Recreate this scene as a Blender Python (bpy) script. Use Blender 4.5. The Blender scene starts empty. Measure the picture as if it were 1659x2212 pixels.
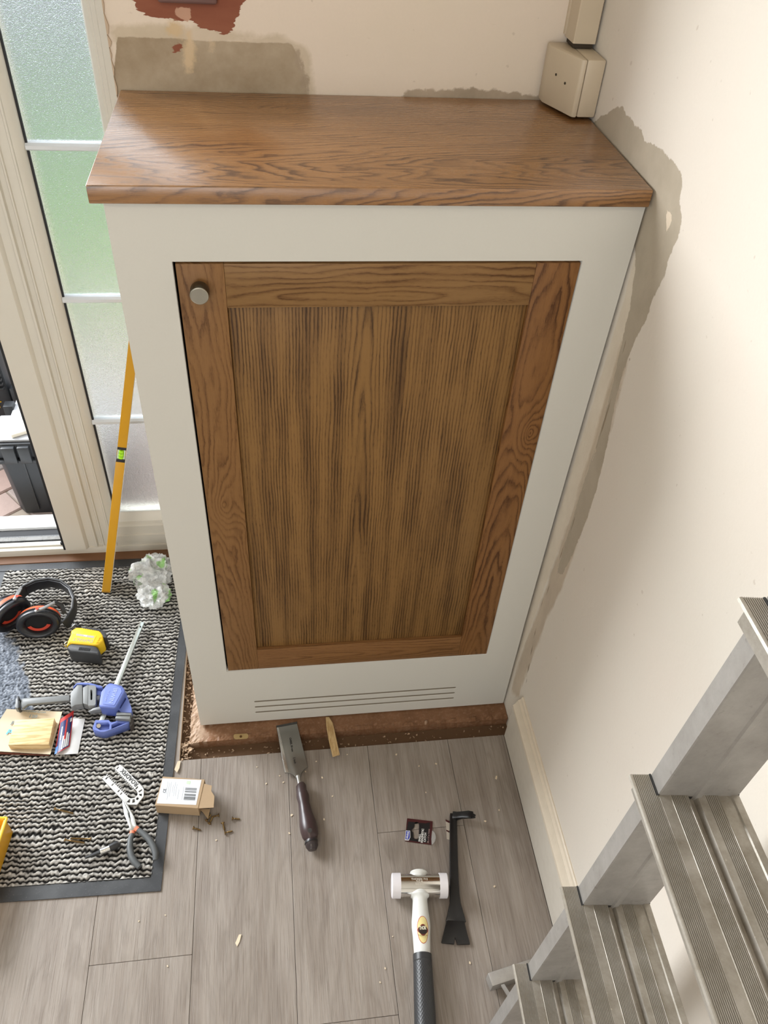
import bpy, bmesh, math, random
import numpy as np
from mathutils import Vector, Matrix, Euler
D = bpy.data; SC = bpy.context.scene; COL = SC.collection
R_ = math.radians
# ------------------------------------------------------------------ camera
CAMP = (-0.48487769, -0.97061987, 1.56602853)
CAMR = (46.40139643, -3.27200694, -6.89773657)
FPX = 1729.065
cd = D.cameras.new('camera'); cam = D.objects.new('camera', cd); COL.objects.link(cam)
cam.location = CAMP; cam.rotation_euler = [R_(a) for a in CAMR]
cd.sensor_fit = 'VERTICAL'; cd.sensor_height = 36.0; cd.lens = 36.0 * FPX / 2212
cd.clip_start = 0.02; cd.clip_end = 200
SC.camera = cam
# ------------------------------------------------------------------ world and light
w = D.worlds.new('overcast_sky'); SC.world = w; w.use_nodes = True
bg = w.node_tree.nodes['Background']; bg.inputs[0].default_value = (0.86, 0.93, 1.0, 1); bg.inputs[1].default_value = 3.6
def area(name, loc, rot, sx, sy, power, color=(1, 1, 1), portal=False, spread=180):
    l = D.lights.new(name, 'AREA'); l.shape = 'RECTANGLE'; l.size = sx; l.size_y = sy; l.energy = power; l.color = color
    l.spread = R_(spread)
    o = D.objects.new(name, l); COL.objects.link(o); o.location = loc; o.rotation_euler = [R_(a) for a in rot]
    if portal: l.cycles.is_portal = True
    return o
area('portal_patio_opening', (-2.33, 0.66, 1.06), (-90, 0, 0), 2.56, 2.05, 1, portal=True)
area('portal_rear_fill', (-1.5, -3.19, 1.45), (90, 0, 0), 1.7, 1.2, 1, portal=True)  # guides sky sampling through the rear opening added for fill
pd = area('patio_daylight', (-3.25, 1.75, 2.05), (0, 0, 0), 1.7, 1.5, 205, (0.96, 0.98, 1.0))
pd.rotation_euler = (Vector((-3.25, 1.75, 2.05)) - Vector((-0.35, -0.35, 0.8))).to_track_quat('Z', 'Y').to_euler()
area('rear_fill', (-1.5, -3.3, 1.5), (82, 0, 0), 1.6, 1.2, 17, (1.0, 0.97, 0.93))  # added fill light from behind the camera, not a known window
area('warm_overhead_fill', (-1.0, -1.5, 2.36), (0, 0, 0), 0.5, 0.5, 8, (1.0, 0.84, 0.66))  # added warm fill from above, no fixture seen there
SC.view_settings.view_transform = 'Standard'; SC.view_settings.look = 'None'
SC.view_settings.exposure = -0.13; SC.view_settings.gamma = 1.0; SC.view_settings.use_curve_mapping = False
SC.cycles.max_bounces = 8; SC.cycles.diffuse_bounces = 3; SC.cycles.use_adaptive_sampling = True; SC.cycles.adaptive_threshold = 0.02; SC.cycles.transmission_bounces = 8; SC.cycles.glossy_bounces = 4
SC.cycles.transparent_max_bounces = 8; SC.cycles.use_denoising = True; SC.cycles.caustics_refractive = True
SC.cycles.sample_clamp_indirect = 6.0
# ------------------------------------------------------------------ helpers
CR = Euler([R_(a) for a in CAMR], 'XYZ').to_matrix(); CP = Vector(CAMP)
def _ray(px, py): return CR @ Vector(((px - 829.5) / FPX, -(py - 1106) / FPX, -1.0))
def at(px, py, z=0.0):            # point of the horizontal plane z that shows at a pixel of the photograph
    d = _ray(px, py); return CP + d * ((z - CP.z) / d.z)
def aty(px, py, y=0.0):
    d = _ray(px, py); return CP + d * ((y - CP.y) / d.y)
def atx(px, py, x=0.0):
    d = _ray(px, py); return CP + d * ((x - CP.x) / d.x)

class MB:
    def __init__(s): s.v = []; s.f = []; s.m = []; s.T = Matrix.Identity(4); s.mi = 0
    def add(s, vs, fs):
        b = len(s.v); s.v += [tuple(s.T @ Vector(p)) for p in vs]; s.f += [tuple(b + i for i in f) for f in fs]; s.m += [s.mi] * len(fs); return s
    def box(s, x0, x1, y0, y1, z0, z1):
        return s.add([(x0,y0,z0),(x1,y0,z0),(x1,y1,z0),(x0,y1,z0),(x0,y0,z1),(x1,y0,z1),(x1,y1,z1),(x0,y1,z1)],
                     [(0,3,2,1),(4,5,6,7),(0,1,5,4),(1,2,6,5),(2,3,7,6),(3,0,4,7)])
    def prism(s, pts, z0, z1, top=None):   # polygon in xy extruded in z; top = other polygon for the upper face
        n = len(pts); t = top or pts
        a = sum(pts[i][0]*pts[(i+1)%n][1]-pts[(i+1)%n][0]*pts[i][1] for i in range(n))
        if a < 0: pts = pts[::-1]; t = t[::-1]
        return s.add([(p[0],p[1],z0) for p in pts] + [(p[0],p[1],z1) for p in t],
                     [tuple(range(n))[::-1], tuple(range(n,2*n))] + [(i,(i+1)%n,n+(i+1)%n,n+i) for i in range(n)])
    def strip(s, prof, axis, a0, a1, closed=True):  # profile (u,v) extruded along an axis: 'x': (a,u,v) 'y': (u,a,v) 'z': (u,v,a)
        f = {'x': lambda u,v,a:(a,u,v), 'y': lambda u,v,a:(u,a,v), 'z': lambda u,v,a:(u,v,a)}[axis]
        n = len(prof); vs = [f(u,v,a0) for u,v in prof] + [f(u,v,a1) for u,v in prof]
        fs = [(i,(i+1)%n,n+(i+1)%n,n+i) for i in range(n if closed else n-1)]
        if closed: fs += [tuple(range(n))[::-1], tuple(range(n,2*n))]
        return s.add(vs, fs)
    def lathe(s, prof, n=24, axis='z', cap=True):   # prof: (radius, height)
        vs = []; fs = []
        for r, h in prof:
            for k in range(n):
                a = 2*math.pi*k/n; c, q = r*math.cos(a), r*math.sin(a)
                vs.append({'z':(c,q,h),'x':(h,c,q),'y':(q,h,c)}[axis])
        for j in range(len(prof)-1):
            for k in range(n):
                fs.append((j*n+k, j*n+(k+1)%n, (j+1)*n+(k+1)%n, (j+1)*n+k))
        if cap: fs += [tuple(range(n))[::-1], tuple(range((len(prof)-1)*n, len(prof)*n))]
        return s.add(vs, fs)
    def tube(s, path, rad, n=12, flat=None, up=(0,0,1), cap=True):  # rad: number or list; flat=(ru,rv) factors per ring
        P = [Vector(p) for p in path]; vs = []; fs = []; U = Vector(up)
        for i, p in enumerate(P):
            t = (P[min(i+1,len(P)-1)] - P[max(i-1,0)]).normalized()
            a = t.cross(U)
            if a.length < 1e-4: a = t.cross(Vector((1,0,0)))
            a.normalize(); b = a.cross(t)
            r = rad[i] if isinstance(rad, (list, tuple)) else rad
            ra, rb = (r, r) if flat is None else (r*flat[0], r*flat[1])
            for k in range(n):
                q = 2*math.pi*k/n; vs.append(tuple(p + a*ra*math.cos(q) + b*rb*math.sin(q)))
        for j in range(len(P)-1):
            for k in range(n): fs.append((j*n+k, j*n+(k+1)%n, (j+1)*n+(k+1)%n, (j+1)*n+k))
        if cap: fs += [tuple(range(n))[::-1], tuple(range((len(P)-1)*n, len(P)*n))]
        return s.add(vs, fs)
    def ribbon(s, path, w, t, up=(0,0,1)):  # rectangular section w (across, in the plane normal to up) x t (along up); w,t numbers or lists
        P = [Vector(p) for p in path]; vs = []; fs = []; U = Vector(up).normalized()
        for i, p in enumerate(P):
            tn = (P[min(i+1,len(P)-1)] - P[max(i-1,0)]).normalized(); a = tn.cross(U).normalized(); b = a.cross(tn).normalized()
            ww = (w[i] if isinstance(w,(list,tuple)) else w)/2; tt = (t[i] if isinstance(t,(list,tuple)) else t)/2
            for sa, sb in ((-1,-1),(1,-1),(1,1),(-1,1)): vs.append(tuple(p + a*ww*sa + b*tt*sb))
        for j in range(len(P)-1):
            for k in range(4): fs.append((j*4+k, j*4+(k+1)%4, (j+1)*4+(k+1)%4, (j+1)*4+k))
        n = len(P); fs += [(3,2,1,0), (n*4-4,n*4-3,n*4-2,n*4-1)]
        return s.add(vs, fs)
    def mesh(s, name, bevel=0, seg=2, ang=35, sharp=35, smooth=True):
        me = D.meshes.new(name); me.from_pydata(s.v, [], s.f); me.update()
        bm = bmesh.new(); bm.from_mesh(me)
        bmesh.ops.recalc_face_normals(bm, faces=bm.faces)
        if bevel:
            es = [e for e in bm.edges if len(e.link_faces) == 2 and e.calc_face_angle(0) > R_(ang)]
            if es: bmesh.ops.bevel(bm, geom=es, offset=bevel, segments=seg, profile=0.5, affect='EDGES', clamp_overlap=True)
        bm.to_mesh(me); bm.free()
        if smooth:
            me.polygons.foreach_set('use_smooth', [True]*len(me.polygons)); me.set_sharp_from_angle(angle=R_(sharp))
        return me
    def build(s, name, mats, parent=None, **k):
        me = s.mesh(name, **k)
        if not isinstance(mats, (list, tuple)): mats = [mats]
        for m in mats: me.materials.append(m)
        if len(mats) > 1 and not k.get('bevel'): me.polygons.foreach_set('material_index', s.m)
        o = D.objects.new(name, me); COL.objects.link(o)
        if parent: o.parent = parent
        return o
def tag(o, label=None, cat=None, group=None, kind=None):
    if label: o['label'] = label
    if cat: o['category'] = cat
    if group: o['group'] = group
    if kind: o['kind'] = kind
    return o
def thing(name, label, cat, loc=(0,0,0), rz=0.0, group=None, rot=None):
    o = D.objects.new(name, None); COL.objects.link(o); o.location = loc; o.empty_display_size = 0.05
    o.rotation_euler = rot if rot else (0, 0, rz)
    return tag(o, label, cat, group)
def rz_of(a, b): return math.atan2(b[1]-a[1], b[0]-a[0])
def plate(name, outer, holes, t, mat, parent=None, plane='xy', off=0.0, bevel=0.0, smooth_pts=False, res=0):
    """flat plate with holes: outer/holes are lists of (x,y); thickness t, made from a filled 2D curve"""
    cu = D.curves.new(name, 'CURVE'); cu.dimensions = '2D'; cu.fill_mode = 'BOTH'; cu.extrude = t/2
    if bevel: cu.bevel_depth = bevel; cu.bevel_resolution = 1; cu.extrude = max(t/2 - bevel, 1e-5); cu.offset = -bevel
    for pts in [outer] + holes:
        sp = cu.splines.new('POLY'); sp.points.add(len(pts)-1)
        for i, p in enumerate(pts): sp.points[i].co = (p[0], p[1], 0, 1)
        sp.use_cyclic_u = True
    tmp = D.objects.new('tmp', cu); COL.objects.link(tmp)
    me = D.meshes.new_from_object(tmp.evaluated_get(bpy.context.evaluated_depsgraph_get()))
    D.objects.remove(tmp); D.curves.remove(cu); me.name = name
    M = Matrix.Identity(4)
    if plane == 'xz': M = Matrix(((1,0,0,0),(0,0,-1,off),(0,1,0,0),(0,0,0,1)))   # normal -y
    elif plane == 'xy': M = Matrix.Translation((0,0,off))
    me.transform(M)
    bm = bmesh.new(); bm.from_mesh(me); bmesh.ops.remove_doubles(bm, verts=bm.verts, dist=1e-6); bmesh.ops.recalc_face_normals(bm, faces=bm.faces); bm.to_mesh(me); bm.free()
    me.materials.clear(); me.materials.append(mat)
    o = D.objects.new(name, me); COL.objects.link(o)
    if parent: o.parent = parent
    return o
def text(name, s, size, mat, parent, loc, rot=(0,0,0), t=0.0002, align='CENTER', sx=1.0, bold=0.0, name_label=None):
    cu = D.curves.new('txt', 'FONT'); cu.body = s; cu.size = size; cu.extrude = t; cu.align_x = align; cu.align_y = 'CENTER'; cu.offset = bold; cu.resolution_u = 2
    tmp = D.objects.new('tmp', cu); COL.objects.link(tmp)
    me = D.meshes.new_from_object(tmp.evaluated_get(bpy.context.evaluated_depsgraph_get()))
    D.objects.remove(tmp); D.curves.remove(cu); me.name = name; me.transform(Matrix.Diagonal((sx,1,1,1)))
    me.materials.clear(); me.materials.append(mat)
    o = D.objects.new(name, me); COL.objects.link(o); o.parent = parent; o.location = loc; o.rotation_euler = rot
    return o
def rrect(x0, x1, y0, y1, r, n=4):
    out = []
    for cx, cy, a0 in ((x1-r,y1-r,0),(x0+r,y1-r,90),(x0+r,y0+r,180),(x1-r,y0+r,270)):
        for k in range(n+1):
            a = R_(a0 + 90*k/n); out.append((cx+r*math.cos(a), cy+r*math.sin(a)))
    return out
# ------------------------------------------------------------------ materials
class NT:
    def __init__(s, name):
        s.m = D.materials.new(name); s.m.use_nodes = True; s.t = s.m.node_tree; s.p = s.t.nodes['Principled BSDF']; s.out = s.t.nodes['Material Output']
    def n(s, typ, **k):
        o = s.t.nodes.new(typ)
        for a, b in k.items(): setattr(o, a, b)
        return o
    def l(s, a, b): s.t.links.new(a, b)
    def val(s, x, sock):
        if hasattr(x, 'is_output') or isinstance(x, bpy.types.NodeSocket): s.l(x, sock)
        else: sock.default_value = x
    def math(s, op, a, b=None, c=None, clamp=False):
        o = s.n('ShaderNodeMath', operation=op, use_clamp=clamp); s.val(a, o.inputs[0])
        if b is not None: s.val(b, o.inputs[1])
        if c is not None: s.val(c, o.inputs[2])
        return o.outputs[0]
    def coord(s, kind='Object', scale=(1,1,1), loc=(0,0,0), rot=(0,0,0)):
        tc = s.n('ShaderNodeTexCoord'); mp = s.n('ShaderNodeMapping'); s.l(tc.outputs[kind], mp.inputs[0])
        mp.inputs['Scale'].default_value = scale; mp.inputs['Location'].default_value = loc; mp.inputs['Rotation'].default_value = rot
        return mp.outputs[0]
    def noise(s, vec, scale, detail=3, rough=0.55, dist=0, out=0):
        o = s.n('ShaderNodeTexNoise'); s.l(vec, o.inputs['Vector']); o.inputs['Scale'].default_value = scale
        o.inputs['Detail'].default_value = detail; o.inputs['Roughness'].default_value = rough; o.inputs['Distortion'].default_value = dist
        return o.outputs[out]
    def ramp(s, f, stops, interp='LINEAR'):
        o = s.n('ShaderNodeValToRGB'); s.l(f, o.inputs[0]); r = o.color_ramp; r.interpolation = interp
        while len(r.elements) < len(stops): r.elements.new(0.5)
        for e, (p, c) in zip(r.elements, stops):
            e.position = p; e.color = (c, c, c, 1) if isinstance(c, (int, float)) else (*c, 1)
        return o.outputs[0]
    def mix(s, f, a, b, mode='MIX'):
        o = s.n('ShaderNodeMix', data_type='RGBA', blend_type=mode); s.val(f, o.inputs[0])
        for x, k in ((a, 6), (b, 7)):
            if isinstance(x, tuple): o.inputs[k].default_value = (*x[:3], 1)
            else: s.l(x, o.inputs[k])
        return o.outputs[2]
    def bump(s, h, strength=0.3, dist=0.001, prev=None):
        o = s.n('ShaderNodeBump'); o.inputs['Strength'].default_value = strength; o.inputs['Distance'].default_value = dist
        s.l(h, o.inputs['Height'])
        if prev is not None: s.l(prev, o.inputs['Normal'])
        return o.outputs[0]
    def set(s, color=None, rough=None, metal=None, spec=None, normal=None, **k):
        P = s.p.inputs
        if color is not None:
            if isinstance(color, tuple): P['Base Color'].default_value = (*color[:3], 1)
            else: s.l(color, P['Base Color'])
        if rough is not None: s.val(rough, P['Roughness'])
        if metal is not None: s.val(metal, P['Metallic'])
        if spec is not None: P['Specular IOR Level'].default_value = spec
        if normal is not None: s.l(normal, P['Normal'])
        for a, b in k.items(): P[a.replace('_', ' ')].default_value = b
        return s.m
_mc = {}
def flat(name, color, rough=0.5, metal=0.0, spec=0.5, var=0.06, nscale=60, bump=0.0, **k):
    if name in _mc: return _mc[name]
    n = NT(name); v = n.coord(); f = n.noise(v, nscale, 4)
    c = n.mix(f, tuple(x*(1-var) for x in color), tuple(min(1, x*(1+var)) for x in color))
    rr = n.math('MULTIPLY_ADD', f, 0.12, rough-0.06)
    n.set(c, rr, metal, spec, n.bump(f, bump, 0.0006) if bump else None, **k); _mc[name] = n.m; return n.m

def oak(name, seed, v0=0.0, h0=0.03, slope=0.12, period=0.006, warp=0.006, light=(0.40,0.205,0.085), dark=(0.215,0.095,0.034), rough=0.38,
        contrast=1.0, knots=(), stretch=9.0, streak=0.35, wavy=2.2, spec=0.25, coat=0.0):
    """flat-sawn oak; UV in metres, u along the grain, v across. knots: (u, v, radius, push)"""
    n = NT(name); uv = n.n('ShaderNodeUVMap'); sx = n.n('ShaderNodeSeparateXYZ'); n.l(uv.outputs[0], sx.inputs[0])
    U, V = sx.outputs[0], sx.outputs[1]
    def comb(a, b, c=0.0):
        o = n.n('ShaderNodeCombineXYZ'); n.val(a, o.inputs[0]); n.val(b, o.inputs[1]); n.val(c, o.inputs[2]); return o.outputs[0]
    low = comb(n.math('MULTIPLY', U, 1.0/stretch), V, seed)
    w1 = n.math('SUBTRACT', n.noise(low, 22, 2, 0.5), 0.5)
    w2 = n.math('SUBTRACT', n.noise(comb(n.math('MULTIPLY', U, 0.25), V, seed+7.3), 60, 2, 0.5), 0.5)
    w3 = n.math('SUBTRACT', n.noise(comb(n.math('MULTIPLY', U, 1.1), V, seed+3.1), 130, 2, 0.6), 0.5)
    Vw = n.math('ADD', V, n.math('MULTIPLY', n.math('SUBTRACT', n.noise(comb(n.math('MULTIPLY', U, 0.22), n.math('MULTIPLY', V, 0.8), seed+2.2), 28, 2, 0.5), 0.5), warp*wavy))
    d = n.math('SUBTRACT', Vw, v0); d2 = n.math('MULTIPLY', d, d)
    h = n.math('MULTIPLY_ADD', U, slope, h0); h = n.math('ADD', h, n.math('MULTIPLY', w1, warp*4)); h2 = n.math('MULTIPLY', h, h)
    r = n.math('SQRT', n.math('ADD', d2, h2))
    r = n.math('ADD', r, n.math('MULTIPLY', w2, warp)); r = n.math('ADD', r, n.math('MULTIPLY', w3, warp*0.16))
    for ku, kv, kr, push in knots:
        du = n.math('MULTIPLY', n.math('SUBTRACT', U, ku), 0.45); dv = n.math('SUBTRACT', V, kv)
        dd = n.math('SQRT', n.math('ADD', n.math('MULTIPLY', du, du), n.math('MULTIPLY', dv, dv)))
        g = n.math('EXPONENT', n.math('MULTIPLY', n.math('DIVIDE', dd, kr), -1.0))
        r = n.math('ADD', r, n.math('MULTIPLY', g, push))
    ph = n.math('FRACT', n.math('DIVIDE', r, period))
    ring = n.ramp(ph, [(0.0, 0.85), (0.10, 0.30), (0.30, 0.0), (0.60, 0.15), (0.88, 0.80), (1.0, 1.0)])
    fib = n.noise(comb(n.math('MULTIPLY', U, 0.02), V, seed+1.7), 1300, 3, 0.65)
    pore = n.ramp(n.noise(comb(n.math('MULTIPLY', U, 0.05), V, seed+5.0), 1700, 2, 0.5), [(0.54, 0.0), (0.64, 1.0)])
    tone = n.noise(comb(n.math('MULTIPLY', U, 0.06), V, seed+11.0), 45, 3, 0.6)
    md = n.math('MULTIPLY_ADD', n.ramp(n.noise(comb(n.math('MULTIPLY', U, 0.30), V, seed+15.0), 24, 2, 0.5), [(0.36, 0), (0.62, 1)]), 0.75, 0.42)
    f = n.math('MULTIPLY', n.math('MULTIPLY', ring, md), 0.72*contrast)
    f = n.math('ADD', f, n.math('MULTIPLY', n.math('SUBTRACT', fib, 0.5), 0.85))
    f = n.math('ADD', f, n.math('MULTIPLY', n.math('MULTIPLY', pore, n.math('MULTIPLY_ADD', ring, 0.7, 0.3)), 0.55))
    f = n.math('ADD', f, n.math('MULTIPLY', n.math('SUBTRACT', tone, 0.48), streak*2.4), clamp=True)
    c = n.ramp(f, [(0.0, light), (0.45, tuple(a*0.55+b*0.45 for a, b in zip(light, dark))), (1.0, tuple(x*0.75 for x in dark))])
    b = n.bump(f, 0.25, 0.0004)
    return n.set(c, n.math('MULTIPLY_ADD', f, 0.12, rough), 0, spec, b, Coat_Weight=coat, Coat_Roughness=0.22)
def uv_box(o, grain='x', across=None, off=(0,0)):
    """UV in metres on an object: u along the grain axis, v across it (folding over the edges)"""
    me = o.data; uv = me.uv_layers.new(name='UVMap'); ax = 'xyz'.index(grain)
    for p in me.polygons:
        nrm = p.normal; oth = [a for a in range(3) if a != ax]
        k = max(range(3), key=lambda a: abs(nrm[a]))
        for li in p.loop_indices:
            co = me.vertices[me.loops[li].vertex_index].co
            if k == ax: u, v = co[oth[0]]*0.15+co[oth[1]]*0.15 + co[ax], co[oth[0]] + co[oth[1]]
            else:
                b = [a for a in oth if a != k][0]; sgn = 1 if nrm[k] >= 0 else -1
                u, v = co[ax], co[b] + co[k]*0.9
            uv.data[li].uv = (u + off[0], v + off[1])
def sdf_poly(P, poly):
    """signed distance (positive inside) of points P (N,2) to a polygon"""
    poly = np.array(poly, float); n = len(poly); d = np.full(len(P), 1e9); ins = np.zeros(len(P), bool)
    for i in range(n):
        a = poly[i]; b = poly[(i+1) % n]; ab = b-a; t = np.clip(((P-a)@ab)/max(ab@ab, 1e-12), 0, 1)
        d = np.minimum(d, np.hypot(*(P-(a+t[:, None]*ab)).T))
        c = ((a[1] > P[:, 1]) != (b[1] > P[:, 1])) & (P[:, 0] < (b[0]-a[0])*(P[:, 1]-a[1])/(b[1]-a[1]+1e-15)+a[0]); ins ^= c
    return np.where(ins, d, -d)
def sdf_line(P, pts, r=0.0):
    d = np.full(len(P), 1e9)
    for a, b in zip(pts[:-1], pts[1:]):
        a = np.array(a, float); b = np.array(b, float); ab = b-a; t = np.clip(((P-a)@ab)/max(ab@ab, 1e-12), 0, 1)
        d = np.minimum(d, np.hypot(*(P-(a+t[:, None]*ab)).T))
    return r-d
def grid(us, vs, fn):
    """grid mesh arrays; returns verts, faces, UVpoints"""
    P = np.array([(u, v) for v in vs for u in us]); nu = len(us)
    F = [(j*nu+i, j*nu+i+1, (j+1)*nu+i+1, (j+1)*nu+i) for j in range(len(vs)-1) for i in range(nu-1)]
    return P, F
def attr(me, name, arr):
    a = me.attributes.new(name, 'FLOAT', 'POINT'); a.data.foreach_set('value', np.clip(arr, -0.05, 0.05).astype(np.float32)*20)
def wall_mat(name, base_a, base_b, layers, rough=0.75, fine=True):
    """painted plaster; layers: (attribute, colour a, colour b, noise scale, amplitude, softness, stretch)"""
    n = NT(name); v = n.coord()
    c = n.mix(n.ramp(n.noise(v, 3.0, 4, 0.6), [(0.35, 0.0), (0.65, 1.0)]), base_a, base_b)
    c = n.mix(n.math('MULTIPLY', n.ramp(n.noise(v, 260, 2), [(0.35, 0), (0.7, 1)]), 0.06), c, tuple(x*0.8 for x in base_a))
    speck = n.ramp(n.noise(v, 90, 2, 0.4), [(0.74, 0), (0.78, 1)])
    c = n.mix(n.math('MULTIPLY', speck, 0.25), c, (0.35, 0.26, 0.18))
    h = n.noise(v, 40, 4, 0.6)
    for i, (an, ca, cb, ns, amp, soft, st, op, hgt) in enumerate(layers):
        at_ = n.n('ShaderNodeAttribute'); at_.attribute_name = an
        vv = n.coord(scale=st, loc=(i*3.7, i*1.3, i*2.1)) if st else v
        s_ = n.math('MULTIPLY_ADD', at_.outputs['Fac'], 0.05, n.math('MULTIPLY', n.math('SUBTRACT', n.noise(vv, ns, 5, 0.65), 0.5), amp*2))
        f = n.math('DIVIDE', n.math('ADD', s_, soft/2), soft, clamp=True)
        f = n.math('MULTIPLY', f, op)
        col = n.mix(n.ramp(n.noise(vv, 14, 5, 0.65), [(0.3, 0), (0.7, 1)]), ca, cb)
        c = n.mix(f, c, col); h = n.math('ADD', h, n.math('MULTIPLY', f, hgt))
    return n.set(c, rough, 0, 0.25, n.bump(h, 0.5, 0.0012))
# ================================================================== setting
M_white = flat('painted_ceiling', (0.78, 0.74, 0.68), 0.8)
WT = 1.1835          # top of the worktop
# ---- back wall (y = 0.342), from the corner to the patio recess
BY = 0.342
def band(pts): return [aty(px, py, BY) for px, py in pts]
def wall_points(pts): return [(p.x, p.z) for p in band(pts)]
us = sorted(set([-0.70 + i*0.007 for i in range(101)] ))
vs = sorted(set([round(1.16 + i*0.007, 4) for i in range(32)] + [-0.12, 0.3, 0.7, 1.0, 1.1, 1.4, 1.45, 1.6, 1.9, 2.2, 2.4]))
P, F = grid(us, vs, None)
me = D.meshes.new('wall_back'); me.from_pydata([(u, BY, v) for u, v in P], [], F); me.update()
grey = [(252,80),(330,82),(395,84),(430,88),(478,90),(560,93),(628,92),(640,112),(650,150),(660,180),(668,225),(262,225),(246,205),(246,150)]
attr(me, 'plaster', sdf_poly(P, wall_points(grey)))
attr(me, 'skim', sdf_poly(P, wall_points([(238,60),(300,48),(380,60),(470,58),(560,78),(600,72),(660,100),(672,140),(680,225),(590,225),(560,98),(400,90),(250,92)])))
attr(me, 'red', np.maximum(sdf_poly(P, wall_points([(284,-60),(534,-60),(526,10),(508,40),(504,70),(488,76),(466,68),(440,60),(420,54),(412,40),(388,46),(352,40),(320,34),(292,18)])),
                           sdf_poly(P, wall_points([(372,100),(384,92),(394,96),(393,108),(380,115),(370,112)]))))
attr(me, 'cream', np.maximum.reduce([sdf_poly(P, wall_points([(402,64),(412,66),(420,90),(424,130),(412,155),(402,158),(396,120)])),
     sdf_poly(P, wall_points([(358,50),(382,46),(394,60),(396,78),(380,80),(360,72)])), sdf_poly(P, wall_points([(452,82),(460,84),(458,118),(452,112)]))]))
attr(me, 'pink', sdf_poly(P, wall_points([(378,16),(412,18),(414,46),(400,48),(376,30)])))
attr(me, 'ridge', np.maximum.reduce([sdf_line(P, wall_points([(464,86),(500,88),(550,94),(600,98),(622,96)]), 0.0006), sdf_line(P, wall_points([(629,92),(630,200)]), 0.0005),
     sdf_line(P, wall_points([(240,79),(290,80),(338,80)]), 0.0003)]))
attr(me, 'smear', np.maximum(sdf_poly(P, wall_points([(868,198),(900,190),(960,196),(1010,188),(1060,196),(1150,205),(1200,206),(1200,240),(868,240)])),
     sdf_poly(P, wall_points([(636,90),(648,110),(655,150),(668,175),(664,205),(650,190),(642,140),(632,110)]))))
brown_a, brown_b = (0.335, 0.255, 0.165), (0.485, 0.395, 0.285)
m_wb = wall_mat('wall_back_paint', (0.79, 0.675, 0.565), (0.77, 0.665, 0.54), [
    ('skim', (0.52, 0.43, 0.30), (0.64, 0.53, 0.40), 30, 0.012, 0.008, None, 0.8, 0.1),
    ('plaster', brown_a, brown_b, 40, 0.003, 0.0015, None, 1.0, 0.25),
    ('red', (0.235, 0.075, 0.042), (0.30, 0.11, 0.062), 130, 0.009, 0.0006, (0.35, 1, 1.6), 1.0, 0.2),
    ('smear', (0.33, 0.26, 0.18), (0.48, 0.38, 0.28), 50, 0.010, 0.003, None, 0.9, 0.1),
    ('cream', (0.62, 0.45, 0.25), (0.68, 0.53, 0.36), 90, 0.009, 0.007, None, 0.95, 0.5),
    ('pink', (0.55, 0.30, 0.2), (0.6, 0.38, 0.27), 90, 0.004, 0.001, None, 0.9, 0.2),
    ('ridge', (0.72, 0.58, 0.42), (0.72, 0.58, 0.42), 120, 0.0008, 0.0006, None, 0.9, 1.0)])
me.materials.append(m_wb)
wb = D.objects.new('wall_back', me); COL.objects.link(wb); tag(wb, kind='structure')
MB().box(-0.70, 0.12, BY+0.004, 0.66, -0.12, 2.4).build('trim_1', flat('reveal_plaster', (0.50, 0.42, 0.33), 0.8, bump=0.4), wb).name = 'reveal_block'
# torn plaster edge along the end of the wall
mb = MB(); random.seed(4); z = 1.10
while z < 1.42:
    h = random.uniform(0.012, 0.03); wd = random.uniform(0.002, 0.007)
    mb.prism([(-0.7005, z), (-0.7005+wd*0.3, z), (-0.70+wd*0.6, z+h*0.4), (-0.7005, z+h)], 0, 0.004); z += h
me2 = mb.mesh('torn_plaster_edge'); me2.transform(Matrix(((1,0,0,0),(0,0,-1,BY+0.0005),(0,1,0,0),(0,0,0,1)))); me2.materials.append(flat('torn_plaster', (0.55, 0.42, 0.30), 0.85))
o = D.objects.new('torn_plaster_edge', me2); COL.objects.link(o); o.parent = wb; tag(o, kind='stuff')
# ---- right wall (x = 0)
def rw(pts): return [(lambda p: (p.y, p.z))(atx(px, py, 0)) for px, py in pts]
us = sorted(set([round(-0.62 + i*0.0085, 4) for i in range(114)] + [-3.2, -2.6, -2, -1.4, -1.0, -0.8, -0.7, 0.36]))
vs = sorted(set([round(0.10 + i*0.0085, 4) for i in range(150)] + [-0.12, 0.0, 0.05, 1.4, 1.5, 1.7, 2.0, 2.4]))
P, F = grid(us, vs, None)
me = D.meshes.new('wall_right'); me.from_pydata([(0.0, u, v) for u, v in P], [], F); me.update()
patch = [(1270,275),(1300,250),(1318,242),(1332,230),(1346,232),(1352,248),(1366,258),(1370,270),(1388,282),(1392,305),(1410,312),(1428,322),(1440,335),(1456,350),(1470,372),(1474,400),
         (1468,440),(1473,470),(1466,510),(1452,540),(1445,556),(1434,600),(1424,618),(1412,640),(1395,690),(1375,730),(1356,775),(1340,822),(1328,870),(1318,930),(1306,985),(1290,1050),(1268,1120),(1240,1190),(1215,1240),(1202,1240),
         (1214,1195),(1234,1130),(1252,1070),(1272,1010),(1290,955),(1306,900),(1318,850),(1330,800),(1342,745),(1352,700),(1362,660),(1366,620),(1372,580),(1374,545),(1366,520),(1372,480),(1380,430),(1340,380)]
attr(me, 'plaster', sdf_poly(P, rw(patch)))
attr(me, 'smear', sdf_poly(P, rw([(1345,740),(1360,775),(1330,880),(1310,960),(1280,1080),(1245,1180),(1215,1270),(1180,1340),(1150,1420),(1120,1500),(1100,1500),(1135,1390),(1180,1270),(1225,1140),(1265,1010),(1300,880)])))
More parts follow.
